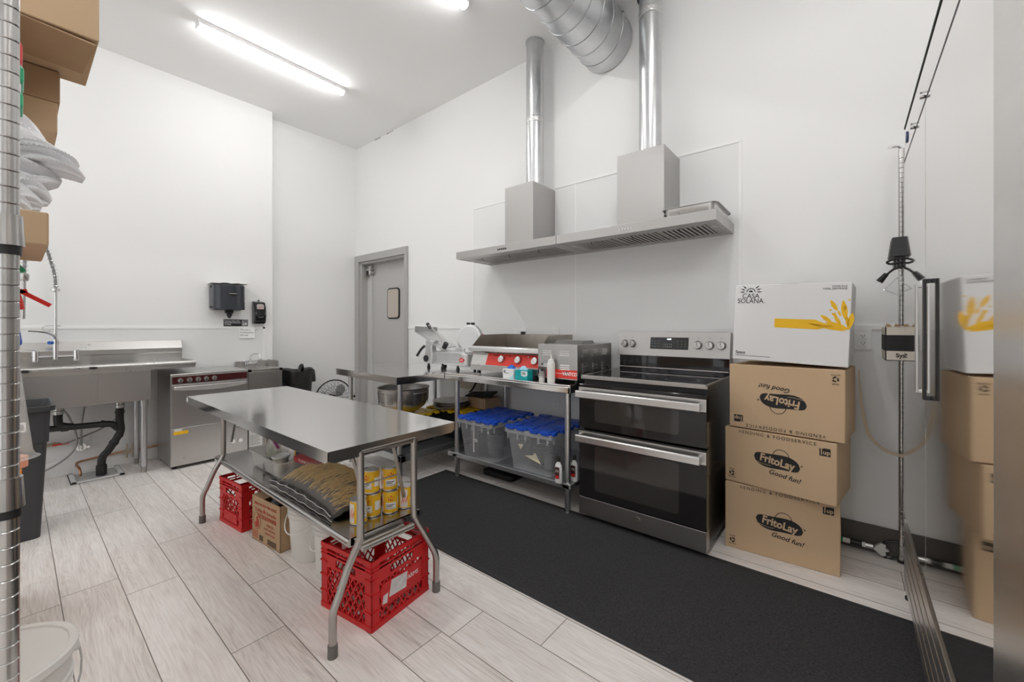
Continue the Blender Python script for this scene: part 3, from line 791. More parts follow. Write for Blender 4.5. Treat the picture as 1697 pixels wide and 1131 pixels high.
def ct2(t, W, D_, h):
    b = MB()
    for k in range(11): b.lathe([(.0, 0), (.07, 0), (.078, .012), (0, .012)], (-.02, -.05, .015 + k * .016), 24)
    b.build('contents_lids', stack_m, t)
    b = MB().lathe([(0, 0), (.05, 0), (.05, .1), (0, .1)], (.09, -.08, .01), 20); b.build('contents_tub', stack_m, t)
    b = MB().prism([(-.105, .18), (-.055, .185), (-.08, .145)], -D_ - .018, -D_ - .016, 'y').prism([(-.04, .11), (.10, .075), (.05, .145), (.03, .125)], -D_ - .022, -D_ - .020, 'y'); b.build('torn_tape', mat('masking tape', (.78, .70, .50), .8), t)
tote(-2.195, 2.475, .206, .38, .50, .315, tote_m, blue_pl, 'clear plastic tote with blue folding lid, on the left of the table shelf', R(-3), ct1, 'clear totes with blue lids')
tote(-1.725, 2.515, .206, .40, .50, .305, tote_m, blue_pl, 'clear plastic tote with blue folding lid and torn tape, nearest the range', R(0), ct2, 'clear totes with blue lids')
# cleaner bottles
def cleaner(x, y, label):
    o = thing('cleaner_bottle', label, 'bottle', (x, y, .206), 0, 'white cleaner bottles on the shelf')
    MB().lathe([(.0, 0), (.024, 0), (.026, .004), (.026, .10), (.022, .118), (.011, .134), (.011, .142)], n=24, sy=.62).build('bottle_body', white_m, o, smooth=40)
    MB().lathe([(.012, .140), (.0125, .166), (.010, .170), (0, .170)], n=20).build('cap', black_pl, o, smooth=40)
    b = MB().prism(rrect(-.016, .016, .03, .105, .006), -.0175, -.0158, 'y'); lb = b.build('product_label', mat('dark label', (.08, .03, .03), .4), o)
    b = MB().box(-.014, .014, -.0182, -.0174, .032, .05); b.build('red_band', red_lab, lb)
    text('CK', .02, (0, -.018, .08), FRONT, ink_w, lb)
cleaner(-1.463, 2.262, 'white cleaner bottle with black cap, left of the table leg'); cleaner(-1.400, 2.357, 'white cleaner bottle with black cap, behind the table leg')

# black totes with yellow lids on the left table's shelf
blk_tote = mat('black tote plastic', (.022, .022, .025), .35)
tote(-3.03, 2.20, .223, .40, .46, .25, blk_tote, yel_pl, 'black tote with yellow lid directly under the big colander', R(4), None, 'black totes with yellow lids', 'storage box')
tote(-2.86, 2.67, .223, .36, .48, .25, blk_tote, yel_pl, 'black tote with yellow lid at the back by the wall, under the steel pans', R(90), None, 'black totes with yellow lids', 'storage box')
# colander on the near tote
t = thing('colander', 'large perforated aluminium colander standing under the left table', 'colander', (-3.01, 2.17, .479))
t.scale = (1.08, 1.08, 1.0)
prof = [(.085, 0), (.09, .012), (.10, .014), (.165, .06), (.195, .12), (.20, .215), (.208, .222), (.205, .226), (.197, .218), (.192, .12), (.162, .064), (.10, .02), (0, .018)]
alu = mat('worn aluminium', (.52, .51, .49), .35, 1.0, noise=(10, .2))
MB().lathe(prof, n=48).build('bowl', alu, t, smooth=40)
b = MB()
for g in range(16):
    for c_ in range(5):
        a = 2 * math.pi * (g + (c_ - 2) * .14) / 16
        for r_ in range(8):
            z = .09 + r_ * .0135; rr_ = .193 + (z - .09) / .13 * .0065; 
            p0 = Vector((rr_ * math.cos(a), rr_ * math.sin(a), z)); nn = Vector((math.cos(a), math.sin(a), 0))
            b.tube([p0 - nn * .001, p0 + nn * .0026], .0026, 6)
b.build('perforations', ink, t)['kind'] = 'stuff'
for s_ in (-1, 1):
    MB().tube(smooth_path([(s_ * .198, -.05, .19), (s_ * .235, -.04, .195), (s_ * .245, 0, .197), (s_ * .235, .04, .195), (s_ * .198, .05, .19)]), .006, 8).build('handle', alu, t, smooth=40)
# stacked steel pans / lids at the back
t = thing('steel_lid_stack', 'stack of round steel pans lying on the yellow lid behind the colander', 'pans', (-2.87, 2.60, .479))
for k in range(3):
    o = MB().lathe([(.0, .003), (.15, 0), (.165, .02), (.172, .022), (.172, .026), (.16, .026), (0, .022)], (.006 * (k % 2), 0, k * .021), 40).build('round_pan', steel_dk if k < 2 else steel, t, smooth=40)
# brown cartons and black slab behind
o = thing('carton', 'small brown carton lying on the yellow lid by the wall under a black board', 'box', (-2.63, 2.79, .482), R(-8))
MB().box(-.13, .13, -.09, .09, 0, .095).build('carton_body', card_d, o, bevel=.002)
MB().box(.04, .11, -.0915, -.09, .015, .08).build('shipping_label', mat('buff label', (.45, .33, .24), .8), o)
o = MB().box(-.13, .13, -.1, .1, 0, .012, rot=(R(2), R(-3), 0)).build('black_board', rubber, None, bevel=.003); o.location = (-2.66, 2.79, .592); o.rotation_euler = (0, 0, R(25)); tag(o, 'thin black board lying askew on the brown carton', 'board')
# white mop/sheet with hose
t = thing('cutting_board', 'pale woven board leaning on the wall under the slicer table', 'board', (-2.93, 2.93, .60), 0)
MB().prism(rrect(-.16, .14, .0, .22, .02), -.012, 0, 'y').build('woven_panel', mat('woven panel', (.62, .58, .52), .8, noise=(160, .2)), t)
MB().tube(smooth_path([(.14, -.03, .22), (.12, -.035, .12), (.05, -.04, .01), (.02, -.05, -.02)]), .008, 8).build('black_strap', rubber, t, smooth=40)
# dark box hidden at the floor under the long table
o = MB().rbox(-.16, .16, -.12, .12, 0, .04, .03).build('floor_scale', black_pl, None, bevel=.004); o.location = (-2.2, 2.6, .0005); tag(o, 'flat black tray on the floor under the long work table', 'tray')

# ================================================================== OUTLETS
def outlet(x, z, label, gang=1, blank=False):
    o = thing('wall_outlet', label, 'outlet', (x, YW - .0055, z), 0)
    w_ = .036 * gang
    MB().prism(rrect(-w_, w_, -.057, .057, .005, 3), -.005, 0, 'y').build('cover_plate', white_m, o, bevel=.0015)
    if blank:
        MB().cyl((0, -.0065, .04), (0, -.005, .04), .004, n=10).build('screw', trim_m, o); return o
    for g in range(gang):
        cx = (g - (gang - 1) / 2) * .046
        for cz in (.02, -.02):
            b = MB().prism(rrect(cx - .016, cx + .016, cz - .0135, cz + .0135, .009, 4), -.008, -.005, 'y'); s_ = b.build('socket', trim_m, o)
            b = MB().box(cx - .008, cx - .006, -.0085, -.008, cz - .002, cz + .007).box(cx + .006, cx + .008, -.0085, -.008, cz - .002, cz + .007).cyl((cx, -.0085, cz - .007), (cx, -.008, cz - .007), .0025, n=8)
            b.build('slots', ink, s_)
    return o
outlet(-2.345, 1.165, 'white four-socket outlet on the wall behind the griddle', 2)
outlet(-1.950, 1.165, 'blank white cover plate on the wall behind the griddle', 1, True)
outlet(-1.950, .566, 'white outlet low on the wall above the blue-lidded totes')
outlet(.064, 1.155, 'white outlet on the wall right of the white carton')
outlet(.215, 1.155, 'white outlet on the wall beside the steel fridge', 1)

# ================================================================== FOLDING STEEL TABLE IN FRONT
TX0, TX1, TY0, TY1, TZ = -3.385, -1.465, .727, 1.350, .765
t = thing('folding_table', 'stainless folding table with undershelf in the middle of the room', 'table', ((TX0 + TX1) / 2, (TY0 + TY1) / 2, 0))
hx, hy = (TX1 - TX0) / 2, (TY1 - TY0) / 2; cxT, cyT = t.location.x, t.location.y
b = MB().box(-hx, hx, -hy, hy, TZ - .003, TZ)
E_ = .046
for (p, q) in (((-hx, -hy), (hx, -hy)), ((hx, -hy), (hx, hy)), ((hx, hy), (-hx, hy)), ((-hx, hy), (-hx, -hy))):
    p, q = Vector((*p, 0)), Vector((*q, 0)); dd = (q - p).normalized(); nn = Vector((-dd.y, dd.x, 0)) * .003; c_ = .022
    P8 = [p + Vector((0, 0, TZ - .003)), q + Vector((0, 0, TZ - .003)), q + Vector((0, 0, TZ - E_ + .012)), q - dd * c_ + Vector((0, 0, TZ - E_)), p + dd * c_ + Vector((0, 0, TZ - E_)), p + Vector((0, 0, TZ - E_ + .012))]
    A = [b.bm.verts.new(v) for v in P8]; B = [b.bm.verts.new(v + nn) for v in P8]
    b.bm.faces.new(A); b.bm.faces.new(list(reversed(B)))
    for i in range(6): b.bm.faces.new((A[i], A[(i + 1) % 6], B[(i + 1) % 6], B[i]))
tt = b.build('tabletop', steel_top, t)
MB().box(-hx - .0008, -hx, -hy + .004, -hy + .03, TZ - .034, TZ - .008).build('sticker', paper_m, tt)
MB().box(-hx + .004, -hx + .03, -hy - .0008, -hy, TZ - .034, TZ - .008).build('sticker', paper_m, tt)
b = MB().box(-hx + .05, hx - .05, -.24, -.2, TZ - .03, TZ - .004).box(-hx + .05, hx - .05, .2, .24, TZ - .03, TZ - .004); b.build('underframe', tube_m, t)
def fleg(X, ya, yb, s_):
    pts = [(X, ya, .735), (X, ya, .43), (X, ya + s_ * .006, .385), (X, ya + s_ * .05, .305), (X, yb - s_ * .025, .215), (X, yb - s_ * .003, .165), (X, yb, .12), (X, yb, .03)]
    pts = [(x - cxT, y - cyT, z) for x, y, z in smooth_path(pts, 5)]
    l = MB().tube(pts, .0145, 16).build('leg', tube_m, t, smooth=40)
    MB().cyl((X - cxT, yb - cyT, 0), (X - cxT, yb - cyT, .045), .0185, .0175, n=18).build('rubber_foot', rubber_g, l, smooth=40)
    return l
for X in (-1.475, -3.122):
    fleg(X, .862, .750, -1); fleg(X, 1.117, 1.243, 1)
    sg = 1 if X < -2 else -1
    b = MB().cyl((X - cxT, .862 - cyT, .735), (X - cxT, 1.117 - cyT, .735), .012, n=14); b.build('leg_crossbar', tube_m, t, smooth=40)
    b = MB().cyl((X - cxT, .868 - cyT, .352), (X - cxT, 1.112 - cyT, .352), .013, n=14); b.build('leg_crossbar', tube_m, t, smooth=40)
    for y, xo in ((.90, .16), (1.08, .12)):
        b = MB().bar((X - cxT + sg * .02, y - cyT, .48), (X - cxT + sg * xo, y - cyT, .745), .006, .02); b.build('folding_brace', tube_m, t)
    b = MB().cyl((X - cxT + sg * .06, .90 - cyT, .575), (X - cxT + sg * .055, 1.08 - cyT, .575), .0035, n=8); b.build('brace_rod', tube_m, t)
SZ, SX0, SX1, SY0, SY1 = .37, -3.24, -1.545, .860, 1.20
b = MB().box(SX0 - cxT, SX1 - cxT, SY0 - cyT, SY1 - cyT, SZ - .004, SZ)
for (y, s_) in ((SY0, -1), (SY1, 1)):
    b.tube([(SX0 - cxT, y - cyT, SZ - .017), (SX1 - cxT, y - cyT, SZ - .017)], .0175, 16)
b.box(SX0 - cxT, SX0 - cxT + .003, SY0 - cyT, SY1 - cyT, SZ - .03, SZ).box(SX1 - cxT - .003, SX1 - cxT, SY0 - cyT, SY1 - cyT, SZ - .03, SZ)
b.build('undershelf', mat('undershelf steel', (.50, .49, .48), .2, 1.0, rvar=(4, .14, .26)), t, smooth=40)
for X in (-1.53, -3.12):
    b = MB().cyl((X - cxT, .88 - cyT, .337), (X - cxT, 1.10 - cyT, .337), .012, n=12); b.build('shelf_rail', tube_m, t, smooth=40)

# ---- on the undershelf
def can(x, y, z, label, rz):
    o = thing('milk_can', label, 'can', (x, y, z), rz, 'yellow evaporated milk cans')
    MB().lathe([(0, 0), (.034, 0), (.0365, .0015), (.0365, .004), (.0355, .006), (.0355, .099), (.0365, .101), (.0365, .1035), (.034, .104), (.034, .1015), (0, .101)], n=32).build('tin', steel, o, smooth=40)
    lb = MB().lathe([(.0358, .0065), (.0359, .007), (.0359, .098), (.0358, .0985)], n=32, cap=False).build('paper_label', gold_lab, o, smooth=40)
    def curved(poly, m, nm, r_=.0362):
        b = MB()
        # poly in (angle deg, z) quads
        for (a0, a1, z0, z1) in poly:
            n = 6
            for k in range(n):
                A, B = R(a0 + (a1 - a0) * k / n), R(a0 + (a1 - a0) * (k + 1) / n)
                b.face([(r_ * math.cos(A), r_ * math.sin(A), z0), (r_ * math.cos(B), r_ * math.sin(B), z0), (r_ * math.cos(B), r_ * math.sin(B), z1), (r_ * math.cos(A), r_ * math.sin(A), z1)])
        return b.build(nm, m, lb)
    curved([(-35, 40, .022, .052)], paper_m, 'white_panel')
    curved([(-32, 25, .040, .0435), (-32, 12, .033, .036), (-32, 30, .026, .0275)], ink, 'print_lines', .0364)
    curved([(-20, -10, .062, .066), (-6, 2, .060, .07), (6, 16, .062, .066), (-22, -8, .072, .075), (-2, 6, .076, .084), (8, 24, .072, .075)], red_lab, 'sun_emblem', .0364)
    curved([(-110, -55, .01, .09)], paper_m, 'wheat_panel', .0361)
    b = MB()
    for k, (a, z0, z1) in enumerate(((-100, .02, .05), (-92, .03, .075), (-84, .015, .06), (-76, .04, .085), (-70, .02, .055), (-62, .03, .07))):
        A = R(a); B_ = R(a + 7); C_ = R(a + 3); r_ = .0364
        b.face([(r_ * math.cos(A), r_ * math.sin(A), (z0 + z1) / 2), (r_ * math.cos(C_), r_ * math.sin(C_), z0), (r_ * math.cos(B_), r_ * math.sin(B_), (z0 + z1) / 2), (r_ * math.cos(R(a + 8)), r_ * math.sin(R(a + 8)), z1)])
    b.build('wheat_print', mat('orange red ink', (.85, .16, .02), .5), lb)
    curved([(60, 110, .03, .07), (130, 150, .02, .05)], paper_m, 'nutrition_panel')
    return o
can(-1.655, .958, SZ + .0005, 'yellow milk can standing alone nearest the near right table leg', R(-5))
can(-1.672, 1.037, SZ + .0005, 'yellow milk can at the bottom of the left stack of two', R(-75))
can(-1.678, 1.034, SZ + .105, 'yellow milk can on top of the left stack of two', R(-70))
can(-1.640, 1.108, SZ + .0005, 'yellow milk can at the bottom of the right stack of two', R(-30))
can(-1.643, 1.106, SZ + .105, 'yellow milk can on top of the right stack of two', R(-25))
can(-1.630, 1.184, SZ + .0005, 'yellow milk can standing alone beside the far table leg', R(35))

# bag of pasta
t = thing('pasta_bag', 'large clear bag of dry pasta lying on the undershelf beside the cans', 'bag', (-2.07, 1.045, SZ))
rnd = random.Random(3)
def hgt(u, v):   # u along x -1..1, v along y -1..1
    return .125 * max(0, 1 - abs(u) ** 3.2) ** .6 * max(0, 1 - abs(v) ** 2.6) ** .6
b = MB()
for k in range(300):
    u = rnd.uniform(-.93, .93); v0 = rnd.uniform(-.86, -.5); v1 = rnd.uniform(.2, .9); sk = rnd.uniform(-.05, .22)
    pts = []
    for j in range(4):
        f = j / 3; v = v0 + (v1 - v0) * f; uu = min(.95, u + sk * f)
        pts.append((uu * .32, v * .155, max(.008, hgt(uu, v) * rnd.uniform(.97, 1.05) - .002)))
    b.tube(pts, .0015, 4)
b.build('pasta_strands', pasta, t)['kind'] = 'stuff'
b = MB(); b.grid(lambda u, v: ((u * 2 - 1) * .3, (v * 2 - 1) * .15, max(.004, hgt((u * 2 - 1) * .93, (v * 2 - 1)) * .84)), 24, 16)
b.build('pasta_mass', mat('dark reflection core', (.16, .14, .12), .7, noise=(70, .8), stretch=(1, .15, 1)), t, smooth=60)  # mass coloured dark grey for the reflections between the strands
b = MB()
def film(u, v):
    U, V = u * 2 - 1, v * 2 - 1
    return (U * .335, V * .165, .003 + hgt(U * .97, V * .97) * 1.07 + .0045 * math.sin(U * 31 + V * 9) * math.sin(V * 14) + rnd.uniform(-.002, .002))
b.grid(film, 40, 24); b.build('clear_film', mat('clear film', (.85, .85, .84), .08, alpha=.13, spec=.9, bump=(14, .5), bump_d=.01), t, smooth=70)
b = MB()
def skirt(u, v):
    U = u * 2 - 1
    return (U * .335, -.165 - .006 * math.sin(v * 3.1) - .002 * math.sin(u * 40), .004 + v * (.036 + .024 * (1 - abs(U) ** 2)) + .002 * math.sin(u * 23))
b.grid(skirt, 90, 4); b.build('black_band', mat('black film', (.02, .02, .022), .2, bump=(40, .6), bump_d=.006), t, smooth=60)
b = MB().tube([skirt(k / 90, .08) for k in range(91)], .0012, 5).tube([tuple(Vector(skirt(k / 90, .75)) + Vector((0, -.001, 0))) for k in range(91)], .0014, 5); b.build('white_seam', paper_m, t)

# clear food pan with things in it
t = thing('food_pan', 'clear plastic food pan of odds and ends on the undershelf', 'pan', (-2.635, 1.055, SZ + .0005))
b = MB(); pan_mesh(b, -.225, .215, -.13, .125, 0, .098, rim=.014, r=.03, tp=.018); b.build('pan_body', pan_m, t, smooth=40, solid=.0015)
o = thing('zip_bag', 'zip bag of chopped greens with a purple seal in the clear pan', 'bag', (-2.745, 1.02, SZ + .012))
b = MB()
def zb(u, v):
    a = u * 2 * math.pi; w_ = math.sin(math.pi * (v * .92 + .06)) ** .5
    return (.085 * math.cos(a) * w_ + .004 * math.sin(3 * a + 5 * v), .05 * math.sin(a) * w_ * (1 - .6 * v), .17 * v + .008 * math.sin(2 * a))
b.grid(zb, 20, 10); b.build('bag_film', mat('bag film', (.80, .80, .76), .12, alpha=.35, spec=.9, bump=(20, .5), bump_d=.01), o, smooth=70)
b = MB()
for k in range(90):
    p = Vector((rnd.uniform(-.05, .05), rnd.uniform(-.025, .025), rnd.uniform(.01, .09))); q = p + Vector((rnd.uniform(-.012, .012), rnd.uniform(-.008, .008), rnd.uniform(.0, .012)))
    b.bar(p, q, .006, .003)
b.build('chopped_greens', mat('greens', (.33, .40, .14), .7, noise=(30, .4)), o)['kind'] = 'stuff'
b = MB().bar((-.05, -.004, .178), (.10, -.012, .115), .016, .007); b.build('zip_seal', mat('purple seal', (.40, .09, .26), .4), o)
o = thing('deli_cup', 'white lidded deli cup in the clear pan', 'cup', (-2.585, 1.00, SZ + .006))
MB().lathe([(0, 0), (.036, 0), (.045, .085)], n=28).build('cup_body', pan_m, o, smooth=40)
MB().lathe([(0, .0), (.033, .0), (.041, .07), (0, .07)], (0, 0, .003), 24).build('cup_contents', mat('cream filling', (.75, .70, .60), .6), o, smooth=40)
MB().lathe([(.048, .082), (.049, .092), (.044, .093), (.043, .088), (0, .088)], n=28).build('cup_lid', cloud_m, o, smooth=40)
o = thing('red_box', 'long red carton lying across the clear pan', 'box', (-2.285, 1.05, SZ + .100), R(14), rot=(R(6), R(3), R(10)))
MB().box(-.12, .12, -.035, .035, 0, .03).build('carton_body', mat('dark red carton', (.40, .02, .03), .45), o, bevel=.001)
text('TONE FOAM', .022, (0, -.036, .015), FRONT, ink_w, o, sx=1.2)
o = thing('blue_packet', 'blue and amber packet standing at the back of the clear pan', 'packet', (-2.55, 1.11, SZ + .012), R(-8))
MB().box(-.09, .09, -.018, .018, 0, .155, rot=(R(-6), 0, 0)).build('packet_body', mat('navy packet', (.015, .05, .12), .35), o, bevel=.006)
MB().box(-.092, -.066, -.020, .02, 0, .150, rot=(R(-6), 0, 0), pivot=(0, 0, .0775)).build('amber_edge', orange_ink, o)
o = MB().lathe([(0, 0), (.028, 0), (.03, .004), (.03, .045), (.024, .055), (0, .056)], n=24).build('round_tub', stack_m, None, smooth=40); o.location = (-2.50, 1.045, SZ + .012); o.location.z = SZ + .013; tag(o, 'little grey lidded tub in the clear pan', 'tub')
o.location = (-2.655, .96, SZ + .013)

# ---- on the floor under the table
def crate(w, d, h, x, y, rz, label, sign=False):
    t = thing('milk_crate', label, 'crate', (x, y, .0005), rz, 'red plastic milk crates under the table')
    b = MB(); W, D_ = w / 2, d / 2; th = .006
    # corner posts
    for sx_ in (-1, 1):
        for sy_ in (-1, 1):
            X0, X1 = sorted((sx_ * W, sx_ * (W - .04))); Y0, Y1 = sorted((sy_ * D_, sy_ * (D_ - th))); b.box(X0, X1, Y0, Y1, 0, h)
            X0, X1 = sorted((sx_ * W, sx_ * (W - th))); Y0, Y1 = sorted((sy_ * D_, sy_ * (D_ - .04))); b.box(X0, X1, Y0, Y1, 0, h)
            for z in (.07, .14, .2):
                X0, X1 = sorted((sx_ * (W + .004), sx_ * (W - .036))); Y0, Y1 = sorted((sy_ * (D_ + .004), sy_ * (D_ - .036))); 
                b.box(X0, X1, *sorted((sy_ * (D_ + .004), sy_ * (D_ - .002))), z, z + .006).box(*sorted((sx_ * (W + .004), sx_ * (W - .002))), Y0, Y1, z, z + .006)
    for side in range(4):
        S = W if side % 2 == 0 else D_; O = D_ if side % 2 == 0 else W; sg = -1 if side in (0, 3) else 1
        def bx(u0, u1, z0, z1, o0=-.0, o1=th):
            a0, a1 = sorted((sg * (O - o0), sg * (O - o1)))
            if side % 2 == 0: b.box(u0, u1, a0, a1, z0, z1)
            else: b.box(a0, a1, u0, u1, z0, z1)
        bx(-S, S, h - .018, h, -.004); bx(-S, S, h - .036, h - .031, -.004); bx(-S, S, h - .05, h - .045, -.004); bx(-S, S, 0, .022, -.003); 
        bx(-S + .04, -.065, h - .1, h - .045); bx(.065, S - .04, h - .1, h - .045)
        hz = h - .07
        bx(-.065, .065, h - .1, h - .088); bx(-.065, .065, h - .056, h - .045)
        z0, z1 = .02, h - .098
        # diagonal lattice clipped to the panel
        s0, s1 = -S + .04, S - .04; step = .034; hh = z1 - z0; run = hh * .62
        for dirn in (-1, 1):
            u = s0 - run
            while u < s1 + run:
                a, c = (u, u + run) if dirn > 0 else (u + run, u)
                # param clip
                t0, t1 = 0.0, 1.0; du = c - a
                for lim, sgn2 in ((s0, 1), (s1, -1)):
                    f0 = (a - lim) * sgn2; f1 = (c - lim) * sgn2
                    if f0 < 0 and f1 < 0: t0, t1 = 1, 0; break
                    if f0 < 0: t0 = max(t0, f0 / (f0 - f1))
                    elif f1 < 0: t1 = min(t1, f0 / (f0 - f1))
                if t1 - t0 > .03:
                    pu0, pz0, pu1, pz1 = a + du * t0, z0 + hh * t0, a + du * t1, z0 + hh * t1
                    oo = sg * (O - th / 2)
                    if side % 2 == 0: b.bar((pu0, oo, pz0), (pu1, oo, pz1), .0045, .006)
                    else: b.bar((oo, pu0, pz0), (oo, pu1, pz1), .0045, .006)
                u += step
        for u in (-S * .33, S * .33):
            bx(u - .002, u + .002, h - .045, h - .0, -.003)
    for k in range(7):
        u = -W + .02 + k * (w - .04) / 6; b.box(u - .004, u + .004, -D_ + .004, D_ - .004, .006, .014)
        v = -D_ + .02 + k * (d - .04) / 6; b.box(-W + .004, W - .004, v - .004, v + .004, .006, .014)
    b.build('crate_body', red_pl, t)
    if sign:
        b = MB(); b.prism([(-.105, .07), (.105, .07), (.115, .09), (.115, .165), (-.105, .165), (-.115, .15), (-.115, .085)], W - .002, W + .003, 'x'); pn = b.build('name_panel', red_pl, t)
        b = MB().prism([(-.075, .098), (.02, .090), (.028, .155), (-.062, .163)], W + .003, W + .0038, 'x').prism([(-.11, .085), (-.085, .082), (-.08, .12), (-.105, .118)], W + .003, W + .0038, 'x'); b.build('torn_label', mat('torn label', (.68, .66, .66), .8, noise=(40, .35)), pn)
        text('FARMS', .026, (W + .0034, .055, .125), EAST, ink_w, pn, sx=1.0)
    else:
        b = MB().box(-.085, .085, -D_ - .002, -D_ + .004, .03, .085); b.build('name_panel', red_pl, t)
        text('PROPERTY OF THE DAIRY', .010, (0, -D_ - .0025, .058), FRONT, mat('embossed red', (.85, .12, .10), .4), t)
    return t
crate(.325, .325, .282, -1.650, 1.043, R(8), 'larger red milk crate with torn white label under the right end of the table', True)
crate(.295, .27, .28, -2.945, .98, R(6), 'red milk crate under the left end of the table, nearest the dishwasher')
# chili sauce carton
t = thing('sauce_carton', 'brown carton with red chili sauce print and torn top under the table', 'box', (-2.53, .995, .0005), R(6.5))
b = MB(); w_, d_, h_ = .152, .10, .25
b.box(-w_, w_, -d_, -d_ + .004, 0, h_).box(-w_, w_, d_ - .004, d_, 0, h_).box(-w_, -w_ + .004, -d_, d_, 0, h_).box(w_ - .004, w_, -d_, d_, 0, h_).box(-w_, w_, -d_, d_, 0, .004)
b.build('carton_body', card_d, t)
b = MB().hexa([(-w_, -d_, h_), (-.02, -d_, h_), (-.02, .02, h_ + .012), (-w_, .02, h_ + .008), (-w_, -d_, h_ + .003), (-.02, -d_, h_ + .003), (-.02, .02, h_ + .015), (-w_, .02, h_ + .011)]); b.build('top_flap', card_d, t)
text('SRIRACHA HOT CHILI SAUCE', .0185, (-.005, -d_ - .001, .215), FRONT, ink_red, t, bold=.02, sx=.98)
text('T\u01b0\u01a1ng \u1edat Sriracha', .030, (-.005, -d_ - .001, .180), FRONT, ink_red, t)
text('\u662f\u62c9\u5dee\u9999\u751c\u8fa3\u6912\u91ac', .026, (.01, -d_ - .001, .148), FRONT, ink_red, t)
text('12/28 OZ.', .018, (.045, -d_ - .001, .115), FRONT, ink_red, t); text('(1 LB 12 OZ) 793g', .015, (.04, -d_ - .001, .092), FRONT, ink_red, t)
text('PRODUCT OF USA', .012, (.045, -d_ - .001, .068), FRONT, ink_red, t)
b = MB().tube([(-.095 + .038 * math.cos(a * .3), -d_ - .0008, .115 + .046 * math.sin(a * .3)) for a in range(21)], .0012, 4, closed=True); b.prism([(-.11, .08), (-.08, .08), (-.075, .11), (-.09, .14), (-.105, .135), (-.1, .115), (-.12, .1)], -d_ - .001, -d_, 'y'); b.build('round_seal', ink_red, t)
for k in range(4): 
    pass
b = MB()
for k in range(5): b.box(-.145, -.085 - .004 * (k % 2), -d_ - .0009, -d_, .055 - k * .009, .058 - k * .009)
b.build('fine_print', ink_red, t)
b = MB().box(-.07, -.03, -d_ - .0009, -d_, .012, .042).box(.02, .11, -d_ - .0009, -d_, .010, .040); b.build('stamp_blocks', mat('dark stamp', (.14, .09, .06), .8, noise=(60, .5)), t)
b = MB()
b.lathe([(.06, -.03), (.07, 0), (.05, .02), (.02, .028), (0, .025)], (.06, -.03, h_ - .005), 14); b.build('black_liner', bag_m, t)
def bucket(x, y, r0, r1, h, label, rings=4, lid=False, bail=None, grp='white plastic buckets'):
    t = thing('plastic_bucket', label, 'bucket', (x, y, .0005), 0, grp)
    pr = [(0, .004), (r0 - .004, 0), (r0, .006)]
    z = h - .105
    f = lambda zz: r0 + (r1 - r0) * zz / h
    pr.append((f(z), z))
    for k in range(rings):
        a = z + k * .022; pr += [(f(a) + .001, a), (f(a) + .006, a + .003), (f(a) + .006, a + .007), (f(a) + .001, a + .010)]
    pr += [(r1, h - .012), (r1 + .007, h - .010), (r1 + .007, h - .001), (r1 + .002, h)]
    if not lid: pr += [(r1 - .003, h), (f(.01) - .004, .01), (0, .01)]
    MB().lathe(pr, n=40).build('bucket_wall', white_pl, t, smooth=40)
    if lid:
        MB().lathe([(r1 + .009, h - .016), (r1 + .011, h - .014), (r1 + .011, h + .004), (r1 + .006, h + .007), (r1 - .006, h + .005), (r1 - .010, h - .004), (r1 - .03, h - .006), (0, h - .005)], n=48, cap=False).build('lid', mat('lid white', (.83, .83, .80), .35), t, smooth=40)
    if bail:
        a0 = bail
        for s_ in (-1, 1):
            MB().cyl((s_ * (r1 + .002) * math.cos(a0), s_ * (r1 + .002) * math.sin(a0), h - .05), (s_ * (r1 + .016) * math.cos(a0), s_ * (r1 + .016) * math.sin(a0), h - .05), .013, n=12).build('handle_ear', white_pl, t, smooth=40)
        pts = []
        for k in range(17):
            q = math.pi * k / 16; pts.append(((r1 + .016) * math.cos(q) * math.cos(a0) + (r1 + .014) * math.sin(q) * math.sin(a0) * 1.0, (r1 + .016) * math.cos(q) * math.sin(a0) - (r1 + .014) * math.sin(q) * math.cos(a0), h - .05 - .12 * math.sin(q)))
        MB().tube(pts, .0022 if lid else .003, 6).build('bail', chrome_dk if lid else white_pl, t)
    return t
bucket(-2.243, 1.035, .108, .124, .325, 'white plastic bucket under the table, beside the brown carton', 4, bail=R(10))
bucket(-1.972, 1.045, .112, .126, .322, 'white plastic bucket under the table, beside the large red crate', 2, bail=R(-12))
bucket(-1.66, -.045, .13, .15, .37, 'white lidded bucket on the floor at the foot of the wire shelf', 2, lid=True, bail=R(100), grp=None)

# ================================================================== MAT
o = MB().box(-1.475, 1.475, -.425, .425, 0, .007).build('floor_mat', mat_blk, None)
o.location = (-1.165, 1.915, .0005); o.rotation_euler = (0, 0, R(.2)); tag(o, 'long charcoal carpet runner on the floor in front of the range', 'mat')
ed = MB().box(-1.475, 1.475, -.432, -.412, 0, .0085).box(-1.475, 1.475, .412, .432, 0, .0085).box(-1.482, -1.462, -.432, .432, 0, .0085).build('rubber_edge', mat('mat edge rubber', (.03, .03, .032), .6), o)

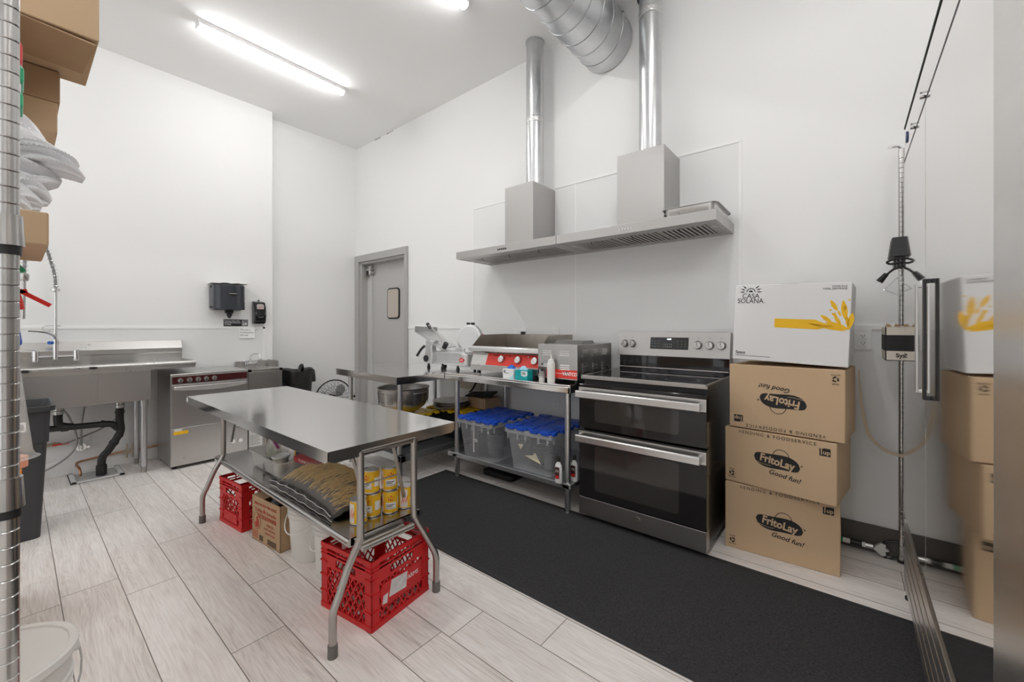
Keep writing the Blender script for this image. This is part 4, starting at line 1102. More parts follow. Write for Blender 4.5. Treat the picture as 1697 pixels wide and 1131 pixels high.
# ================================================================== CARTON STACK
def frito(w, h, d, loc, rz, label, flip=False, ry=0):
    t = thing('snack_carton', label, 'box', loc, 0, 'brown snack cartons in the stack', rot=(0, ry, rz))
    W, D_ = w / 2, d / 2
    b = MB().box(-W, W, -D_, D_, 0, h); 
    bmesh.ops.subdivide_edges(b.bm, edges=b.bm.edges[:], cuts=5, use_grid_fill=True)
    for v in b.bm.verts:
        x, y, z = v.co; fz = 1 - (2 * z / h - 1) ** 2; fx = 1 - (x / W) ** 2; fy = 1 - (y / D_) ** 2
        if abs(abs(x) - W) < 1e-5: v.co.x += math.copysign(.010, x) * fz * fy
        if abs(abs(y) - D_) < 1e-5 and y > 0: v.co.y += .004 * fz * fx
    body = b.build('carton_body', card, t, bevel=.003, smooth=30)
    sg = -1 if flip else 1
    rot = (R(90), R(180), 0) if flip else FRONT
    def pos(u, v, o=.0012): return (sg * u, -D_ - o, h / 2 + sg * v)
    def poly(pts, nm, m, o=.0006, par=t):
        b = MB(); b.prism([(sg * u, h / 2 + sg * v) for u, v in pts], -D_ - o, -D_ + .0002, 'y'); return b.build(nm, m, par)
    up_, dn_ = [], []
    for k in range(31):
        q = -1 + 2 * k / 30; x = .104 * q; yc = -.115 * x + .0065 * math.sin(q * 3.0)
        hh = .037 * (1 - abs(q) ** 5) ** .5 * (1 - .10 * q * q)
        up_.append((x, .006 + yc + hh)); dn_.append((x, .006 + yc - hh))
    blob = poly(up_ + dn_[-2:0:-1], 'logo', ink)
    ang = R(-7) * (1 if not flip else 1)
    rl = (R(90), ang + (R(180) if flip else 0), 0)
    rl = (R(90), R(8) + (R(180) if flip else 0), 0)
    text('FritoLay', .056, pos(.002, .006, .0009), rl, mat('bare card letters', (.60, .43, .27), .85), blob, bold=.03, sx=.84)
    b = MB().tube([tuple(Vector((sg * (.02 + .036 * math.cos(R(a))), -D_ - .0004, h / 2 + sg * (.036 + .036 * math.sin(R(a)))))) for a in range(-5, 186, 10)], .0016, 4); b.build('sun_arc', ink, blob)
    b = MB().tube([tuple(Vector((sg * (-.095 + .012 * k), -D_ - .0009, h / 2 + sg * (-.008 - .00 * k - .012 * math.sin(k * .3))))) for k in range(7)], .001, 4); b.build('swoosh', card, blob)
    text('Good fun!', .034, pos(.035, -.060), rl, ink, t, 'slogan', shear=.25, bold=.012)
    text('VENDING & FOODSERVICE', .0225, pos(-.005, h / 2 - .018), rot, ink, t, 'heading', space=1.32, sx=1.02)
    u0, v0 = W - .046, h / 2 - .048
    up = poly([(u0 - .022, v0 - .02), (u0 + .022, v0 - .02), (u0 + .022, v0 + .018), (u0 - .022, v0 + .018)], 'up_mark', ink)
    text('up', .028, pos(u0 + .006, v0 - .002, .001), rot, card, up, bold=.02)
    poly([(u0 - .016, v0 - .014), (u0 - .012, v0 - .014), (u0 - .012, v0 + .016), (u0 - .006, v0 + .014), (u0 - .014, v0 + .026), (u0 - .022, v0 + .014), (u0 - .016, v0 + .016)], 'arrow', card, .001, up)
    # recycling mark
    u1, v1 = -W + .036, -h / 2 + .045
    rc = None
    for k in range(3):
        a = R(90 + 120 * k); c_, s_ = math.cos(a), math.sin(a)
        pts = [(-.009, .006), (.003, .006), (.003, .003), (.010, .0095), (.003, .016), (.003, .013), (-.006, .013)]
        r = poly([(u1 + (p * c_ - q * s_), v1 + (p * s_ + q * c_)) for p, q in pts], 'recycling_mark' if k == 0 else 'recycling_arrow', ink, .0006, t if k == 0 else rc)
        if k == 0: rc = r
    text('PLEASE', .009, pos(u1, v1 + .022), rot, ink, rc); text('RECYCLE', .009, pos(u1, v1 - .021), rot, ink, rc)
    text('\u00ae', .014, pos(.11, .008), rot, ink, blob)
    return t
frito(.503, .362, .36, (-.290, 2.722, .0005), R(3.5), 'brown snack carton standing on the floor, lowest of the stack')
frito(.50, .300, .36, (-.262, 2.690, .367), R(-8), 'bulging brown snack carton, second from the bottom of the stack')
frito(.505, .345, .36, (-.240, 2.690, .673), R(-6.5), 'upside-down brown snack carton under the white carton', flip=True)
# white carton
t = thing('white_carton', 'white printed carton with amber wheat design on top of the brown stack', 'box', (-.238, 2.688, 1.040), 0, rot=(0, R(2.2), R(-3)))
W, D_, h = .249, .17, .405
body = MB().box(-W, W, -D_, D_, 0, h).build('carton_body', card_w, t, bevel=.003)
b = MB().box(-.03, .03, -D_, D_, h + .0002, h + .0008); b.build('packing_tape', mat('clear tape', (.7, .68, .62), .2), t)
def wpos(px, py, o=.001):   # picture fractions of the face
    return (-W + px * 2 * W, -D_ - o, h - py * h)
text('CASA', .036, wpos(.155, .150), FRONT, ink, t, 'brand', sx=.92); text('SOLANA.', .036, wpos(.16, .215), FRONT, ink, t, 'brand', sx=.88)
b = MB()
c = wpos(.155, .098)
for r0, r1 in ((.022, .018), (.010, .0)):
    n = 14; o_ = [(c[0] + r0 * math.cos(math.pi * k / n), c[2] + r0 * math.sin(math.pi * k / n)) for k in range(n + 1)]; i_ = [(c[0] + r1 * math.cos(math.pi * k / n), c[2] + r1 * math.sin(math.pi * k / n)) for k in range(n, -1, -1)]
    b.prism(o_ + (i_ if r1 else []), -D_ - .0006, -D_ + .0001, 'y')
for a in (2, 22, 42, 138, 158, 178):
    A = R(a); ca_2, sa_2 = math.cos(A), math.sin(A); f = lambda u, v: (c[0] + u * ca_2 - v * sa_2, c[2] + u * sa_2 + v * ca_2)
    b.prism([f(.027, 0), f(.038, -.0035), f(.055, 0), f(.038, .0035)], -D_ - .0006, -D_ + .0001, 'y')
b.build('sun_print', ink, t)
def leaf(b, px, py, L_, wd, ang):
    cx_, _, cz_ = wpos(px, py); A = R(ang); f = lambda u, v: (cx_ + u * math.cos(A) - v * math.sin(A), cz_ + u * math.sin(A) + v * math.cos(A))
    n = 8; up = [f(L_ * k / n, wd * math.sin(math.pi * k / n) ** .8) for k in range(n + 1)]; dn = [f(L_ * k / n, -wd * math.sin(math.pi * k / n) ** .8) for k in range(n - 1, 0, -1)]
    b.prism(up + dn, -D_ - .0006, -D_ + .0001, 'y')
b = MB()
q = [(.385, .44), (.385, .555), (.75, .565), (.88, .52), (.80, .485), (.73, .445)]
b.prism([(wpos(*p)[0], wpos(*p)[2]) for p in q], -D_ - .0006, -D_ + .0001, 'y')
b.build('amber_bar', orange_ink, t)
b = MB()
for a in ((.90, .34, .062, .009, 118), (.86, .475, .058, .009, 142), (.905, .42, .035, .006, 135), (.93, .50, .05, .008, 122), (.925, .40, .03, .005, 110), (.965, .45, .10, .012, 98), (.955, .34, .03, .005, 95),
          (.985, .56, .085, .012, 80), (.995, .555, .10, .013, 160), (.98, .575, .16, .008, 168), (.99, .54, .06, .008, 100)):
    leaf(b, *a)
for px_, py_ in ((.80, .43), (.835, .33), (.975, .21), (.87, .37)): leaf(b, px_, py_, .010, .004, 20)
b.build('wheat_print', orange_ink, t)
text('STORE IN A', .011, wpos(.965, .045), FRONT, ink, t, 'notice', 'RIGHT'); text('COOL, DRY PLACE', .011, wpos(.965, .072), FRONT, ink, t, 'notice', 'RIGHT')
text('Sysco', .021, wpos(.03, .905), FRONT, ink, t, 'maker_mark', 'LEFT', bold=.02)
text('REDISTRIBUTED BY SYSCO CORPORATION, HOUSTON, TEXAS', .0058, wpos(.03, .945), FRONT, ink, t, 'fine_print', 'LEFT')
# tan strap hanging from the stack
o = MB()
pts = smooth_path([(.045, 2.84, 1.0), (.05, 2.85, .90), (.06, 2.85, .78), (.085, 2.86, .66), (.14, 2.87, .59), (.205, 2.88, .565), (.24, 2.88, .57)], 5)
for i in range(len(pts) - 1):
    p, q = pts[i], pts[i + 1]; w_ = .002 + .006 * min(1, i / 10); n_ = Vector((q.z - p.z, 0, p.x - q.x)).normalized() * -w_
    o.face([p - n_, q - n_, q + n_, p + n_])
o = o.build('tape_strip', mat('tan tape', (.62, .52, .38), .5), None, solid=.0008); tag(o, 'curled strip of tan tape hanging beside the carton stack', 'tape')

# ================================================================== REACHING CLAW ON THE FLOOR
t = thing('pipe_gripper', 'white pole with silver hinge plate and black claw jaws on the floor by the wall', 'tool', (.15, 2.932, .0))
MB().cyl((-.62, .01, .03), (-.06, .0, .042), .013, n=14).build('pole', white_m, t, smooth=40)
MB().cyl((-.14, .003, .0405), (-.09, .001, .0415), .015, n=14).build('black_collar', black_pl, t, smooth=40)
MB().cyl((-.19, .003, .040), (-.17, .001, .0405), .0136, n=14).build('green_band', green_pl, t)
MB().cyl((-.075, .0, .042), (-.045, .0, .0425), .014, n=14).build('silver_collar', chrome_dk, t, smooth=40)
b = MB().prism([(-.045, .036), (-.03, .06), (-.012, .075), (.006, .07), (.004, .05), (.02, .042), (.004, .034), (.006, .014), (-.012, .008), (-.03, .024)], -.012, -.004, 'y').prism([(-.045, .036), (-.03, .06), (-.012, .075), (.006, .07), (.004, .05), (.02, .042), (.004, .034), (.006, .014), (-.012, .008), (-.03, .024)], .004, .012, 'y'); b.build('hinge_plate', mat('zinc plate', (.7, .7, .68), .35, .6), t)
for s_, z0 in ((1, .062), (-1, .022)):
    b = MB().tube(smooth_path([(-.01, 0, z0), (.012, 0, z0 + s_ * .026), (.045, 0, z0 + s_ * .036 if s_ > 0 else z0 - .008), (.085, -.01, .098 if s_ > 0 else .012)]), .007, 8)
    b.cyl((.08, -.01, .098 if s_ > 0 else .012), (.10, -.012, .094 if s_ > 0 else .012), .013, .006, n=12); b.build('jaw', black_pl, t, smooth=40)

# ================================================================== LEFT WALL: SINKS, WASHER
t = thing('compartment_sink', 'long stainless three-compartment sink with drainboard on the left wall', 'sink', (-4.76, .35, 0))
ox, oy = -4.76, .35
XF, XB = -4.50 - ox, XL + .008 - ox; Y1 = 1.03 - oy; Y0 = -.90 - oy
tubs = [(.413 - oy, .725 - oy), (.069 - oy, .369 - oy), (-.275 - oy, .025 - oy)]
b = MB()
# rim deck made of strips around the tub openings
zt = .905
b.box(XF, XF + .045, Y0, Y1, zt - .003, zt).box(XB, XB + .10, Y0, Y1, zt - .003, zt)
b.box(XF + .045, XB + .10, tubs[0][1], Y1, zt - .003, zt) if False else b.box(XB + .10, XF + .045, tubs[0][1], Y1, zt - .004, zt - .001)
b.box(XB + .10, XF + .045, Y0, tubs[2][0], zt - .004, zt - .001)
for a, c in ((tubs[1][1], tubs[0][0]), (tubs[2][1], tubs[1][0])): b.box(XB + .10, XF + .045, a, c, zt - .003, zt)
b.box(XF - .002, XF + .002, Y0, Y1, zt - .035, zt + .018)
b.box(XB + .03, XF, Y1 - .003, Y1, zt - .03, zt + .018)
b.tube([(XF, Y0, zt + .014), (XF, Y1, zt + .014), (XB + .03, Y1, zt + .014)], .012, 10)
b.build('sink_deck', steel, t)
b = MB()
b.prism([(XB, zt), (XB, 1.10), (XB + .04, 1.10), (XB + .075, 1.03), (XB + .075, .99), (XB + .065, .985), (XB + .065, zt)], Y0, Y1, 'y'); b.build('backsplash', steel, t, bevel=.002)
for (a, c) in tubs:
    b = MB(); x0_, x1_ = XB + .10, XF + .012; zb = .622; r_ = .0
    b.box(x1_ - .0015, x1_, a, c, zb, zt - .003).box(x0_, x0_ + .0015, a, c, zb, zt - .003).box(x0_, x1_, a, a + .0015, zb, zt - .003).box(x0_, x1_, c - .0015, c, zb, zt - .003).box(x0_, x1_, a, c, zb, zb + .002)
    tb = b.build('sink_tub', steel_h, t, bevel=.0007)
    b = MB().cyl(((x0_ + x1_) / 2, (a + c) / 2, zb - .022), ((x0_ + x1_) / 2, (a + c) / 2, zb - .0005), .047, n=24); b.build('drain_flange', mat('drain flange', (.12, .12, .11), .4), tb, smooth=40)
b = MB().box(XF + .013, XF + .016, tubs[2][0] - .01, tubs[0][1] + .012, zt - .04, zt - .003); b.build('apron', steel, t)
for a, c in ((tubs[1][1], tubs[0][0]), (tubs[2][1], tubs[1][0])): MB().box(XF + .004, XF + .0085, a - .004, c + .004, .622, zt - .042).build('divider_panel', steel_h, t)
for x in (-4.60 - ox, -4.93 - ox):
    for y in (.70 - oy, -.62 - oy):
        l = MB().cyl((x, y, .05), (x, y, .62), .021, n=18).cyl((x, y, .56), (x, y, .62), .027, n=18).build('leg', galv, t, smooth=40)
        MB().cyl((x, y, 0), (x, y, .05), .017, .019, n=14).build('foot', steel_dk, l, smooth=40)
# drain pipes
t = thing('drain_pipe', 'black plastic drain pipe branching under the sink into the floor drain', 'pipe', (-4.75, .40, 0))
gx, gy = -4.75, .40
def G(pts): return [(x - gx, y - gy, z) for x, y, z in pts]
PR_ = .0235
for y in (.219, .569, -.125):
    b = MB().cyl((0, y - gy, .545), (0, y - gy, .60), .03, n=24).build('drain_coupling', steel, t, smooth=40)
    MB().tube([(.0 + .0315 * math.cos(a / 10 * math.pi), y - gy + .0315 * math.sin(a / 10 * math.pi), .572) for a in range(21)], .003, 5).build('clamp_ring', chrome_dk, b)
b = MB(); b.tube(smooth_path(G([(gx, .219, .55), (gx, .219, .50), (gx, .225, .465), (gx, .26, .445), (gx, .30, .437)]), 4), .026, 18)
b.tube(G([(gx, -.125, .55), (gx, -.125, .452)]), PR_, 18)
b.tube(G([(gx, -.16, .455), (gx, .25, .435), (gx, .48, .424)]), PR_, 18)
b.tube(smooth_path(G([(gx, .569, .55), (gx, .569, .44), (gx, .575, .36), (gx, .56, .30)]), 4), .0265, 18)
b.tube(smooth_path(G([(gx, .46, .424), (gx, .52, .415), (gx, .56, .37)]), 4), .0255, 18)
b.tube(smooth_path(G([(gx, .565, .325), (gx, .545, .28), (gx, .50, .20), (gx, .467, .155), (gx, .459, .10), (gx, .459, .012)]), 4), .0265, 18)
for (p, q, r_) in (((gx, .235, .436), (gx, .275, .434), .030), ((gx, .455, .426), (gx, .475, .425), .030), ((gx, .569, .50), (gx, .569, .52), .031), ((gx, .459, .09), (gx, .459, .012), .034), ((gx, .540, .27), (gx, .528, .248), .031)):
    b.tube(G([p, q]), r_, 18)
b.build('black_pipe', abs_m, t, smooth=40)
# floor drain
t = thing('floor_drain', 'white rectangular floor drain basin under the black drain pipe', 'drain', (-4.815, .435, 0))
b = MB(); W_, D2 = .165, .15
for (u0, u1, v0, v1) in ((-W_, W_, -D2, -D2 + .028), (-W_, W_, D2 - .028, D2), (-W_, -W_ + .028, -D2, D2), (W_ - .028, W_, -D2, D2)): b.box(u0, u1, v0, v1, .0005, .010)
b.box(-W_ + .02, W_ - .02, -D2 + .02, D2 - .02, .0005, .002)
b.build('basin', white_m, t, bevel=.003)
MB().box(-W_ - .006, W_ + .006, -D2 - .006, D2 + .006, .0001, .0012).build('dark_outline', rubber, t)  # thin black plate showing as a dark outline round the basin
MB().box(-W_ + .028, W_ - .028, -D2 + .028, D2 - .028, .0021, .0025).build('basin_floor', mat('grey basin floor', (.5, .5, .49), .4), t)
# water lines on the wall
t = thing('supply_lines', 'copper and braided water lines on the wall under the sink', 'pipe', (-4.98, .4, 0))
hx_, hy_ = -4.98, .4
def Hh(pts): return [(x - hx_, y - hy_, z) for x, y, z in pts]
b = MB().tube(smooth_path(Hh([(-4.98, 1.0, .128), (-4.98, .8, .12), (-4.98, .55, .115), (-4.97, .36, .10), (-4.93, .33, .085), (-4.86, .34, .07), (-4.83, .345, .035), (-4.83, .345, .013)]), 4), .009, 10)
b.build('copper_tube', copper, t, smooth=40)
MB().tube(smooth_path(Hh([(-4.98, .0, .27), (-4.97, .2, .275), (-4.96, .3, .28), (-4.95, .55, .40), (-4.95, .60, .56)]), 5), .007, 8).build('braided_hose', braid, t, smooth=40)
MB().tube(smooth_path(Hh([(-4.98, -.2, -.0 + .12), (-4.95, .0, .05), (-4.94, .2, .10), (-4.94, .33, .24), (-4.94, .30, .45), (-4.94, .24, .58)]), 5), .007, 8).build('braided_hose', braid, t, smooth=40)
MB().tube(smooth_path(Hh([(-4.96, .36, .22), (-4.95, .36, .40), (-4.95, .38, .58)]), 5), .007, 8).build('braided_hose', braid, t, smooth=40)
b = MB().cyl((0, .10 - hy_, .27), (0, .24 - hy_, .272), .012, n=12).cyl((0, .13 - hy_, .27), (0, .16 - hy_, .27), .018, n=8).cyl((0, .20 - hy_, .272), (0, .22 - hy_, .272), .017, n=8); b.build('brass_valve', brass, t, smooth=40)
MB().box(.012, .022, .2 - hy_, .29 - hy_, .262, .276).build('red_lever', red_tr, t, bevel=.002)
b = MB().cyl((-.03, .36 - hy_, .215), (.0, .36 - hy_, .215), .032, n=20).cyl((0, .36 - hy_, .215), (.03, .36 - hy_, .215), .011, n=12).cyl((.02, .36 - hy_, .20), (.02, .36 - hy_, .235), .014, n=12).cyl((0, .40 - hy_, .215), (.03, .40 - hy_, .215), .011, n=12); b.build('stop_valve', chrome, t, smooth=40)
b = MB()
for y in (.64, .68): b.cyl((.015, y - hy_, .06), (.015, y - hy_, .19), .006, n=10)
b.box(0, .022, .62 - hy_, .70 - hy_, .10, .13); b.build('wall_bracket', mat('tan clip', (.5, .42, .32), .5), t)
# pre-rinse faucet
t = thing('prerinse_faucet', 'tall chrome pre-rinse faucet with spring hose on the sink backsplash', 'faucet', (-4.93, .214, .985))
b = MB().cyl((-.045, -.105, .0), (-.0, -.105, 0), .018, n=14).cyl((-.045, .115, 0), (0, .115, 0), .018, n=14).cyl((0, -.105, -.035), (0, -.105, .05), .019, n=16).cyl((0, .115, -.035), (0, .115, .05), .019, n=16).cyl((0, -.105, 0), (0, .115, 0), .0115, n=14).cyl((0, 0, -.02), (0, 0, .15), .0155, n=16).cyl((0, 0, .10), (0, 0, .13), .022, n=12)
bd = b.build('valve_body', chrome, t, smooth=40)
for y in (-.105, .115):
    MB().bar((0, y, .055), (.035, y + .055 * (1 if y > 0 else -1), .068), .022, .007).build('lever', chrome, bd, bevel=.002)
MB().cyl((.01, -.02, .115), (.03, -.035, .115), .013, n=14).build('blue_tap_knob', mat('blue knob', (.02, .12, .5), .4), t, smooth=40)
MB().tube([(0, 0, .14), (0, 0, .54)], .0105, 14).build('riser', chrome, t, smooth=40)
MB().tube(smooth_path([(0, 0, .12), (.02, -.01, .17), (.09, -.06, .20), (.16, -.15, .215)]), .0095, 12).build('swing_spout', chrome, t, smooth=40)
MB().tube(smooth_path([(0, -.0, .215), (.0, -.05, .205), (-.0, -.07, .23), (-.0, -.05, .25), (0, .03, .25)]), .003, 8).build('hose_hook', chrome_dk, t, smooth=40)
MB().lathe([(0, -.02), (.012, -.02), (.028, -.008), (.028, .008), (.014, .02), (0, .02)], (0, 0, .54), 20).build('riser_collar', chrome, t, smooth=40)
hose = smooth_path([(0, 0, .55), (.005, -.005, .66), (.03, -.03, .78), (.075, -.06, .90), (.13, -.09, .95), (.19, -.13, .93), (.225, -.155, .85), (.235, -.16, .76), (.24, -.165, .62)], 8)
MB().tube(hose, .0095, 10).build('hose', mat('grey hose', (.25, .25, .25), .4), t, smooth=40)
b = MB(); pts = []; N_ = 36; L_ = len(hose) - 1
for k in range(N_ * 10):
    f = k / (N_ * 10) * L_; i = int(f); p = hose[i].lerp(hose[i + 1], f - i); d = (hose[i + 1] - hose[i]).normalized(); a_, b_ = frame_axes(d); an = 2 * math.pi * k / 10
    pts.append(p + (a_ * math.cos(an) + b_ * math.sin(an)) * .0185)
b.tube(pts, .0022, 5); b.build('spring', chrome, t, smooth=60)
MB().tube([(.24, -.165, .62), (.235, -.17, .30)], .011, 12).lathe([(.02, -.02), (.026, -.01), (.026, .03), (.015, .04)], (.24, -.165, .60), 16).build('spray_handle', chrome_dk, t, smooth=40)

# dishwasher
t = thing('dishwasher', 'stainless undercounter dishwasher with knob strip between the big sink and hand sink', 'dishwasher', (-4.72, 1.139, 0))
gx0, gx1, y_ = -4.955 + 4.72, -4.465 + 4.72, .291
MB().box(gx0, gx1, -y_, y_, .025, .80).build('cabinet', steel_h, t, bevel=.004)
MB().box(gx0, gx1 + .008, -y_ - .002, y_ + .002, .80, .822).build('top_panel', steel, t, bevel=.006)
cp = MB().box(gx1, gx1 + .008, -y_ + .012, y_ - .006, .735, .796).build('control_strip', mat('maroon glass strip', (.06, .012, .012), .2, coat=.3), t, bevel=.003)
for y in (-.225, -.162, -.10, -.04, .02):
    k = MB().lathe([(.022, 0), (.022, .006), (.018, .014), (0, .015)], (gx1 + .008, y, .763), 20, axis='x').build('knob', steel, cp, smooth=40)
    MB().box(gx1 + .0225, gx1 + .025, y - .003, y + .003, .75, .776).build('pointer', ink, k)
dd_ = MB().box(gx1, gx1 + .02, -y_ + .004, y_ - .004, .362, .728).build('door', steel_h, t, bevel=.004)
b = MB().prism([(-.275 + .55 * k / 16, .712) for k in range(17)] + [(-.275 + .55 * k / 16, .690 - .022 * math.sin(math.pi * k / 16) ** .8) for k in range(16, -1, -1)], gx1 + .0205, gx1 + .036, 'x'); b.build('handle', mat('pale handle', (.78, .77, .75), .25, .7), dd_, bevel=.003)
MB().box(gx1, gx1 + .012, -y_ + .004, y_ - .004, .03, .354).build('lower_panel', steel, t, bevel=.003)
MB().box(gx1 + .012, gx1 + .0128, -.272, -.17, .298, .327).build('yellow_sticker', orange_ink, t)
MB().box(gx1 + .012, gx1 + .0126, -.268, -.215, .328, .345).build('white_sticker', paper_m, t)
for y in (.165, .225):
    g_ = MB().cyl((gx1 + .012, y, .155), (gx1 + .02, y, .155), .024, n=24).build('gauge', chrome_dk, t, smooth=40)
    MB().cyl((gx1 + .02, y, .155), (gx1 + .0205, y, .155), .019, n=24).build('gauge_face', paper_m, g_)
b = MB()
for x in (gx0 + .04, gx1 - .04):
    for y in (-y_ + .03, y_ - .03): b.cyl((x, y, 0), (x, y, .028), .018, n=12)
b.build('foot', black_pl, t)

# hand sink cabinet
t = thing('hand_sink', 'small stainless hand sink cabinet with gooseneck faucet in the corner of the left wall', 'sink', (-4.80, 1.635, 0))
MB().box(-.16, .195, -.155, .16, .02, .775).build('cabinet', steel_h, t, bevel=.004)
b = MB().box(-.19, .20, -.155, -.125, .776, .80).box(-.19, .20, .13, .165, .776, .80).box(.16, .20, -.155, .165, .776, .80).box(-.19, -.12, -.155, .165, .776, .80).box(-.12, .16, -.125, .13, .776, .779)
b.build('sink_top', steel_top, t, bevel=.003)
MB().box(-.215, -.195, -.155, .165, .78, .862).build('backsplash', steel, t, bevel=.003)
MB().box(-.195, .10, .155, .163, .80, .872).build('side_splash', steel, t, bevel=.002)
f_ = MB().cyl((-.165, -.06, .80), (-.165, -.06, .86), .014, n=14).cyl((-.165, .05, .80), (-.165, .05, .86), .014, n=14).cyl((-.165, -.06, .84), (-.165, .05, .84), .012, n=12).build('faucet_body', chrome, t, smooth=40)
MB().tube(smooth_path([(-.165, -.02, .84), (-.165, -.02, .90), (-.13, -.01, .935), (-.06, .02, .94), (-.03, .03, .90), (-.03, .03, .87)]), .0085, 10).build('gooseneck', chrome, f_, smooth=40)
MB().bar((-.165, -.06, .865), (-.12, -.09, .875), .016, .008).build('lever', chrome, f_); MB().bar((-.165, .05, .865), (-.12, .08, .875), .016, .008).build('lever', chrome, f_)
nt_ = MB().box(.1955, .1965, -.148, -.03, .03, .19).build('info_label', paper_m, t)
text('WARNING', .016, (.1968, -.09, .17), EAST, ink_red, nt_)
b = MB()
for k in range(9): b.box(.1965, .1968, -.14, -.04 - .01 * (k % 3), .045 + k * .012, .049 + k * .012)
b.build('fine_print', ink_grey, nt_)
MB().box(-.18, .18, -.15, .15, 0, .02).build('plinth', steel_dk, t)

# black bin with liner in the corner
t = thing('lined_bin', 'black bin with a folded black liner in the corner by the hand sink', 'bin', (-4.935, 2.085, .0005))
MB().lathe([(0, .002), (.115, .0), (.165, .70), (.175, .705), (.175, .72), (.16, .72), (.11, .02), (0, .02)], n=4 * 8).build('bin_body', black_pl, t, smooth=40)
b = MB(); rnd = random.Random(5)
def lin(u, v):
    a = u * 2 * math.pi; w_ = rnd.uniform(-.005, .005) if 0 < u < 1 else 0
    if v < .5: r_ = .183 + .01 * math.sin(7 * a) + w_; z = .60 + .135 * (v / .5) + .012 * math.sin(5 * a)
    else: r_ = .183 - .09 * ((v - .5) / .5) + w_; z = .735 + .012 * math.sin(4 * a) - .05 * ((v - .5) / .5)
    return (r_ * math.cos(a), r_ * math.sin(a), z)
b.grid(lin, 48, 8); b.build('liner', bag_m, t, smooth=70)
MB().tube(smooth_path([(.10, -.02, .70), (.08, .0, .76), (.05, .03, .785), (.02, .05, .75), (.0, .06, .72)]), [.02] * 25, 8).build('liner_knot', bag_m, t, smooth=60)

# floor fan
t = thing('floor_fan', 'round black wire floor fan standing on the floor by the left wall', 'fan', (-4.93, 2.52, .0005))
cz_ = .335; fr = .235
b = MB().tube([(0, fr * math.cos(R(a)), cz_ + fr * math.sin(R(a))) for a in range(0, 360, 8)], .008, 8, closed=True); b.build('rim', black_pl, t, smooth=60)
gd = MB()
for k in range(26):
    a = 2 * math.pi * k / 26; a2 = a + .45
    gd.tube(smooth_path([(.055, .035 * math.cos(a), cz_ + .035 * math.sin(a)), (.05, .13 * math.cos(a + .18), cz_ + .13 * math.sin(a + .18)), (.0, fr * math.cos(a2), cz_ + fr * math.sin(a2))], 4), .0016, 4)
for r_ in (.09, .16): gd.tube([(.052 - (r_ - .09) * .25, r_ * math.cos(R(a)), cz_ + r_ * math.sin(R(a))) for a in range(0, 360, 10)], .0016, 4, closed=True)
gd.build('guard', black_pl, t)
b = MB()
for k in range(26):
    a = 2 * math.pi * k / 26; b.tube([(-.06, .03 * math.cos(a), cz_ + .03 * math.sin(a)), (0, fr * math.cos(a), cz_ + fr * math.sin(a))], .0016, 4)
b.build('rear_guard', black_pl, t)
for k in range(3):
    a = R(50 + 120 * k); b = MB()
    def bl(u, v):
        th = a + (v - .5) * (1.15 * (.45 + .55 * math.sin(math.pi * min(1, u * .9 + .1)))); r_ = .035 + .165 * u
        return (.0 + (v - .5) * .05, r_ * math.cos(th), cz_ + r_ * math.sin(th))
    b.grid(bl, 10, 8); b.build('blade', mat('grey fan blade', (.33, .33, .33), .4), t, smooth=60, solid=.002)
MB().cyl((-.10, 0, cz_), (-.0, 0, cz_), .05, n=20).cyl((0, 0, cz_), (.03, 0, cz_), .035, n=20).build('motor', black_pl, t, smooth=40)
b = MB().tube(smooth_path([(0, .245, cz_), (0, .262, cz_ - .12), (0, .24, .08), (.02, .2, .012), (.02, 0, .012), (.02, -.2, .012), (0, -.24, .08), (0, -.262, cz_ - .12), (0, -.245, cz_)]), .010, 8); b.build('stand', black_pl, t, smooth=40)
MB().cyl((0, .235, cz_), (0, .28, cz_), .016, n=10).build('tilt_knob', black_pl, t, smooth=40)

# dispensers and notices
t = thing('towel_dispenser', 'smoked grey paper towel dispenser on the left wall above the dishwasher', 'dispenser', (XL + .001, 1.40, 1.40))
MB().rbox(0, .075, -.138, .145, .0, .262, .03, axis='x').build('back_housing', smoke, t, bevel=.006)
def cov(u, v):
    a = math.pi * (u - .5); return (.075 + .125 * math.cos(a) ** .55, .14 * math.sin(a), .004 + .252 * v)
b = MB().prism([(.075 + (.13 * max(0, math.cos(math.pi * (k / 20 - .5))) ** .5), .142 * math.sin(math.pi * (k / 20 - .5)) + .002) for k in range(21)], .004, .256, 'z'); cv = b.build('front_cover', smoke, t, smooth=40, bevel=.008, seg=3)
MB().lathe([(.03, 0), (.028, .008), (.0, .009)], (.200, .015, .165), 24, axis='x', sx=1.1, sy=.8).build('badge', black_pl, cv, smooth=40)
MB().box(.2085, .2105, -.02, .05, .163, .170).build('chrome_bar', chrome, cv)
b = MB().box(.06, .10, -.02, .05, -.03, .004); nz = b.build('outlet_block', black_pl, t, bevel=.004)
MB().lathe([(.028, 0), (.024, -.025), (.010, -.055), (0, -.056)], (.09, .015, -.025), 20).build('nozzle', black_pl, nz, smooth=40)
MB().cyl((.05, .145, .13), (.05, .165, .13), .014, n=14).build('lock', black_pl, t, smooth=40)
b = MB(); rnd = random.Random(9)
b.grid(lambda u, v: (.0 + .17 * u, -.15 + .32 * v, .268 + rnd.uniform(-.004, .006) + .008 * v), 6, 10); b.build('towel_sheet', mat('crumpled sheet', (.60, .59, .57), .7), t, smooth=70, solid=.001)
for z in (.03, .235): MB().box(.07, .09, -.148, -.135, z - .008, z + .008).build('hinge', black_pl, t)
t = thing('soap_dispenser', 'black soap dispenser with oval window on the left wall near the step', 'dispenser', (XL + .001, 1.706, 1.262))
b = MB().prism([(0, .0), (.06, -.0), (.088, .03), (.095, .09), (.085, .19), (.06, .236), (0, .25)], -.058, .058, 'y'); b.build('housing', black_gl, t, bevel=.012, seg=3)
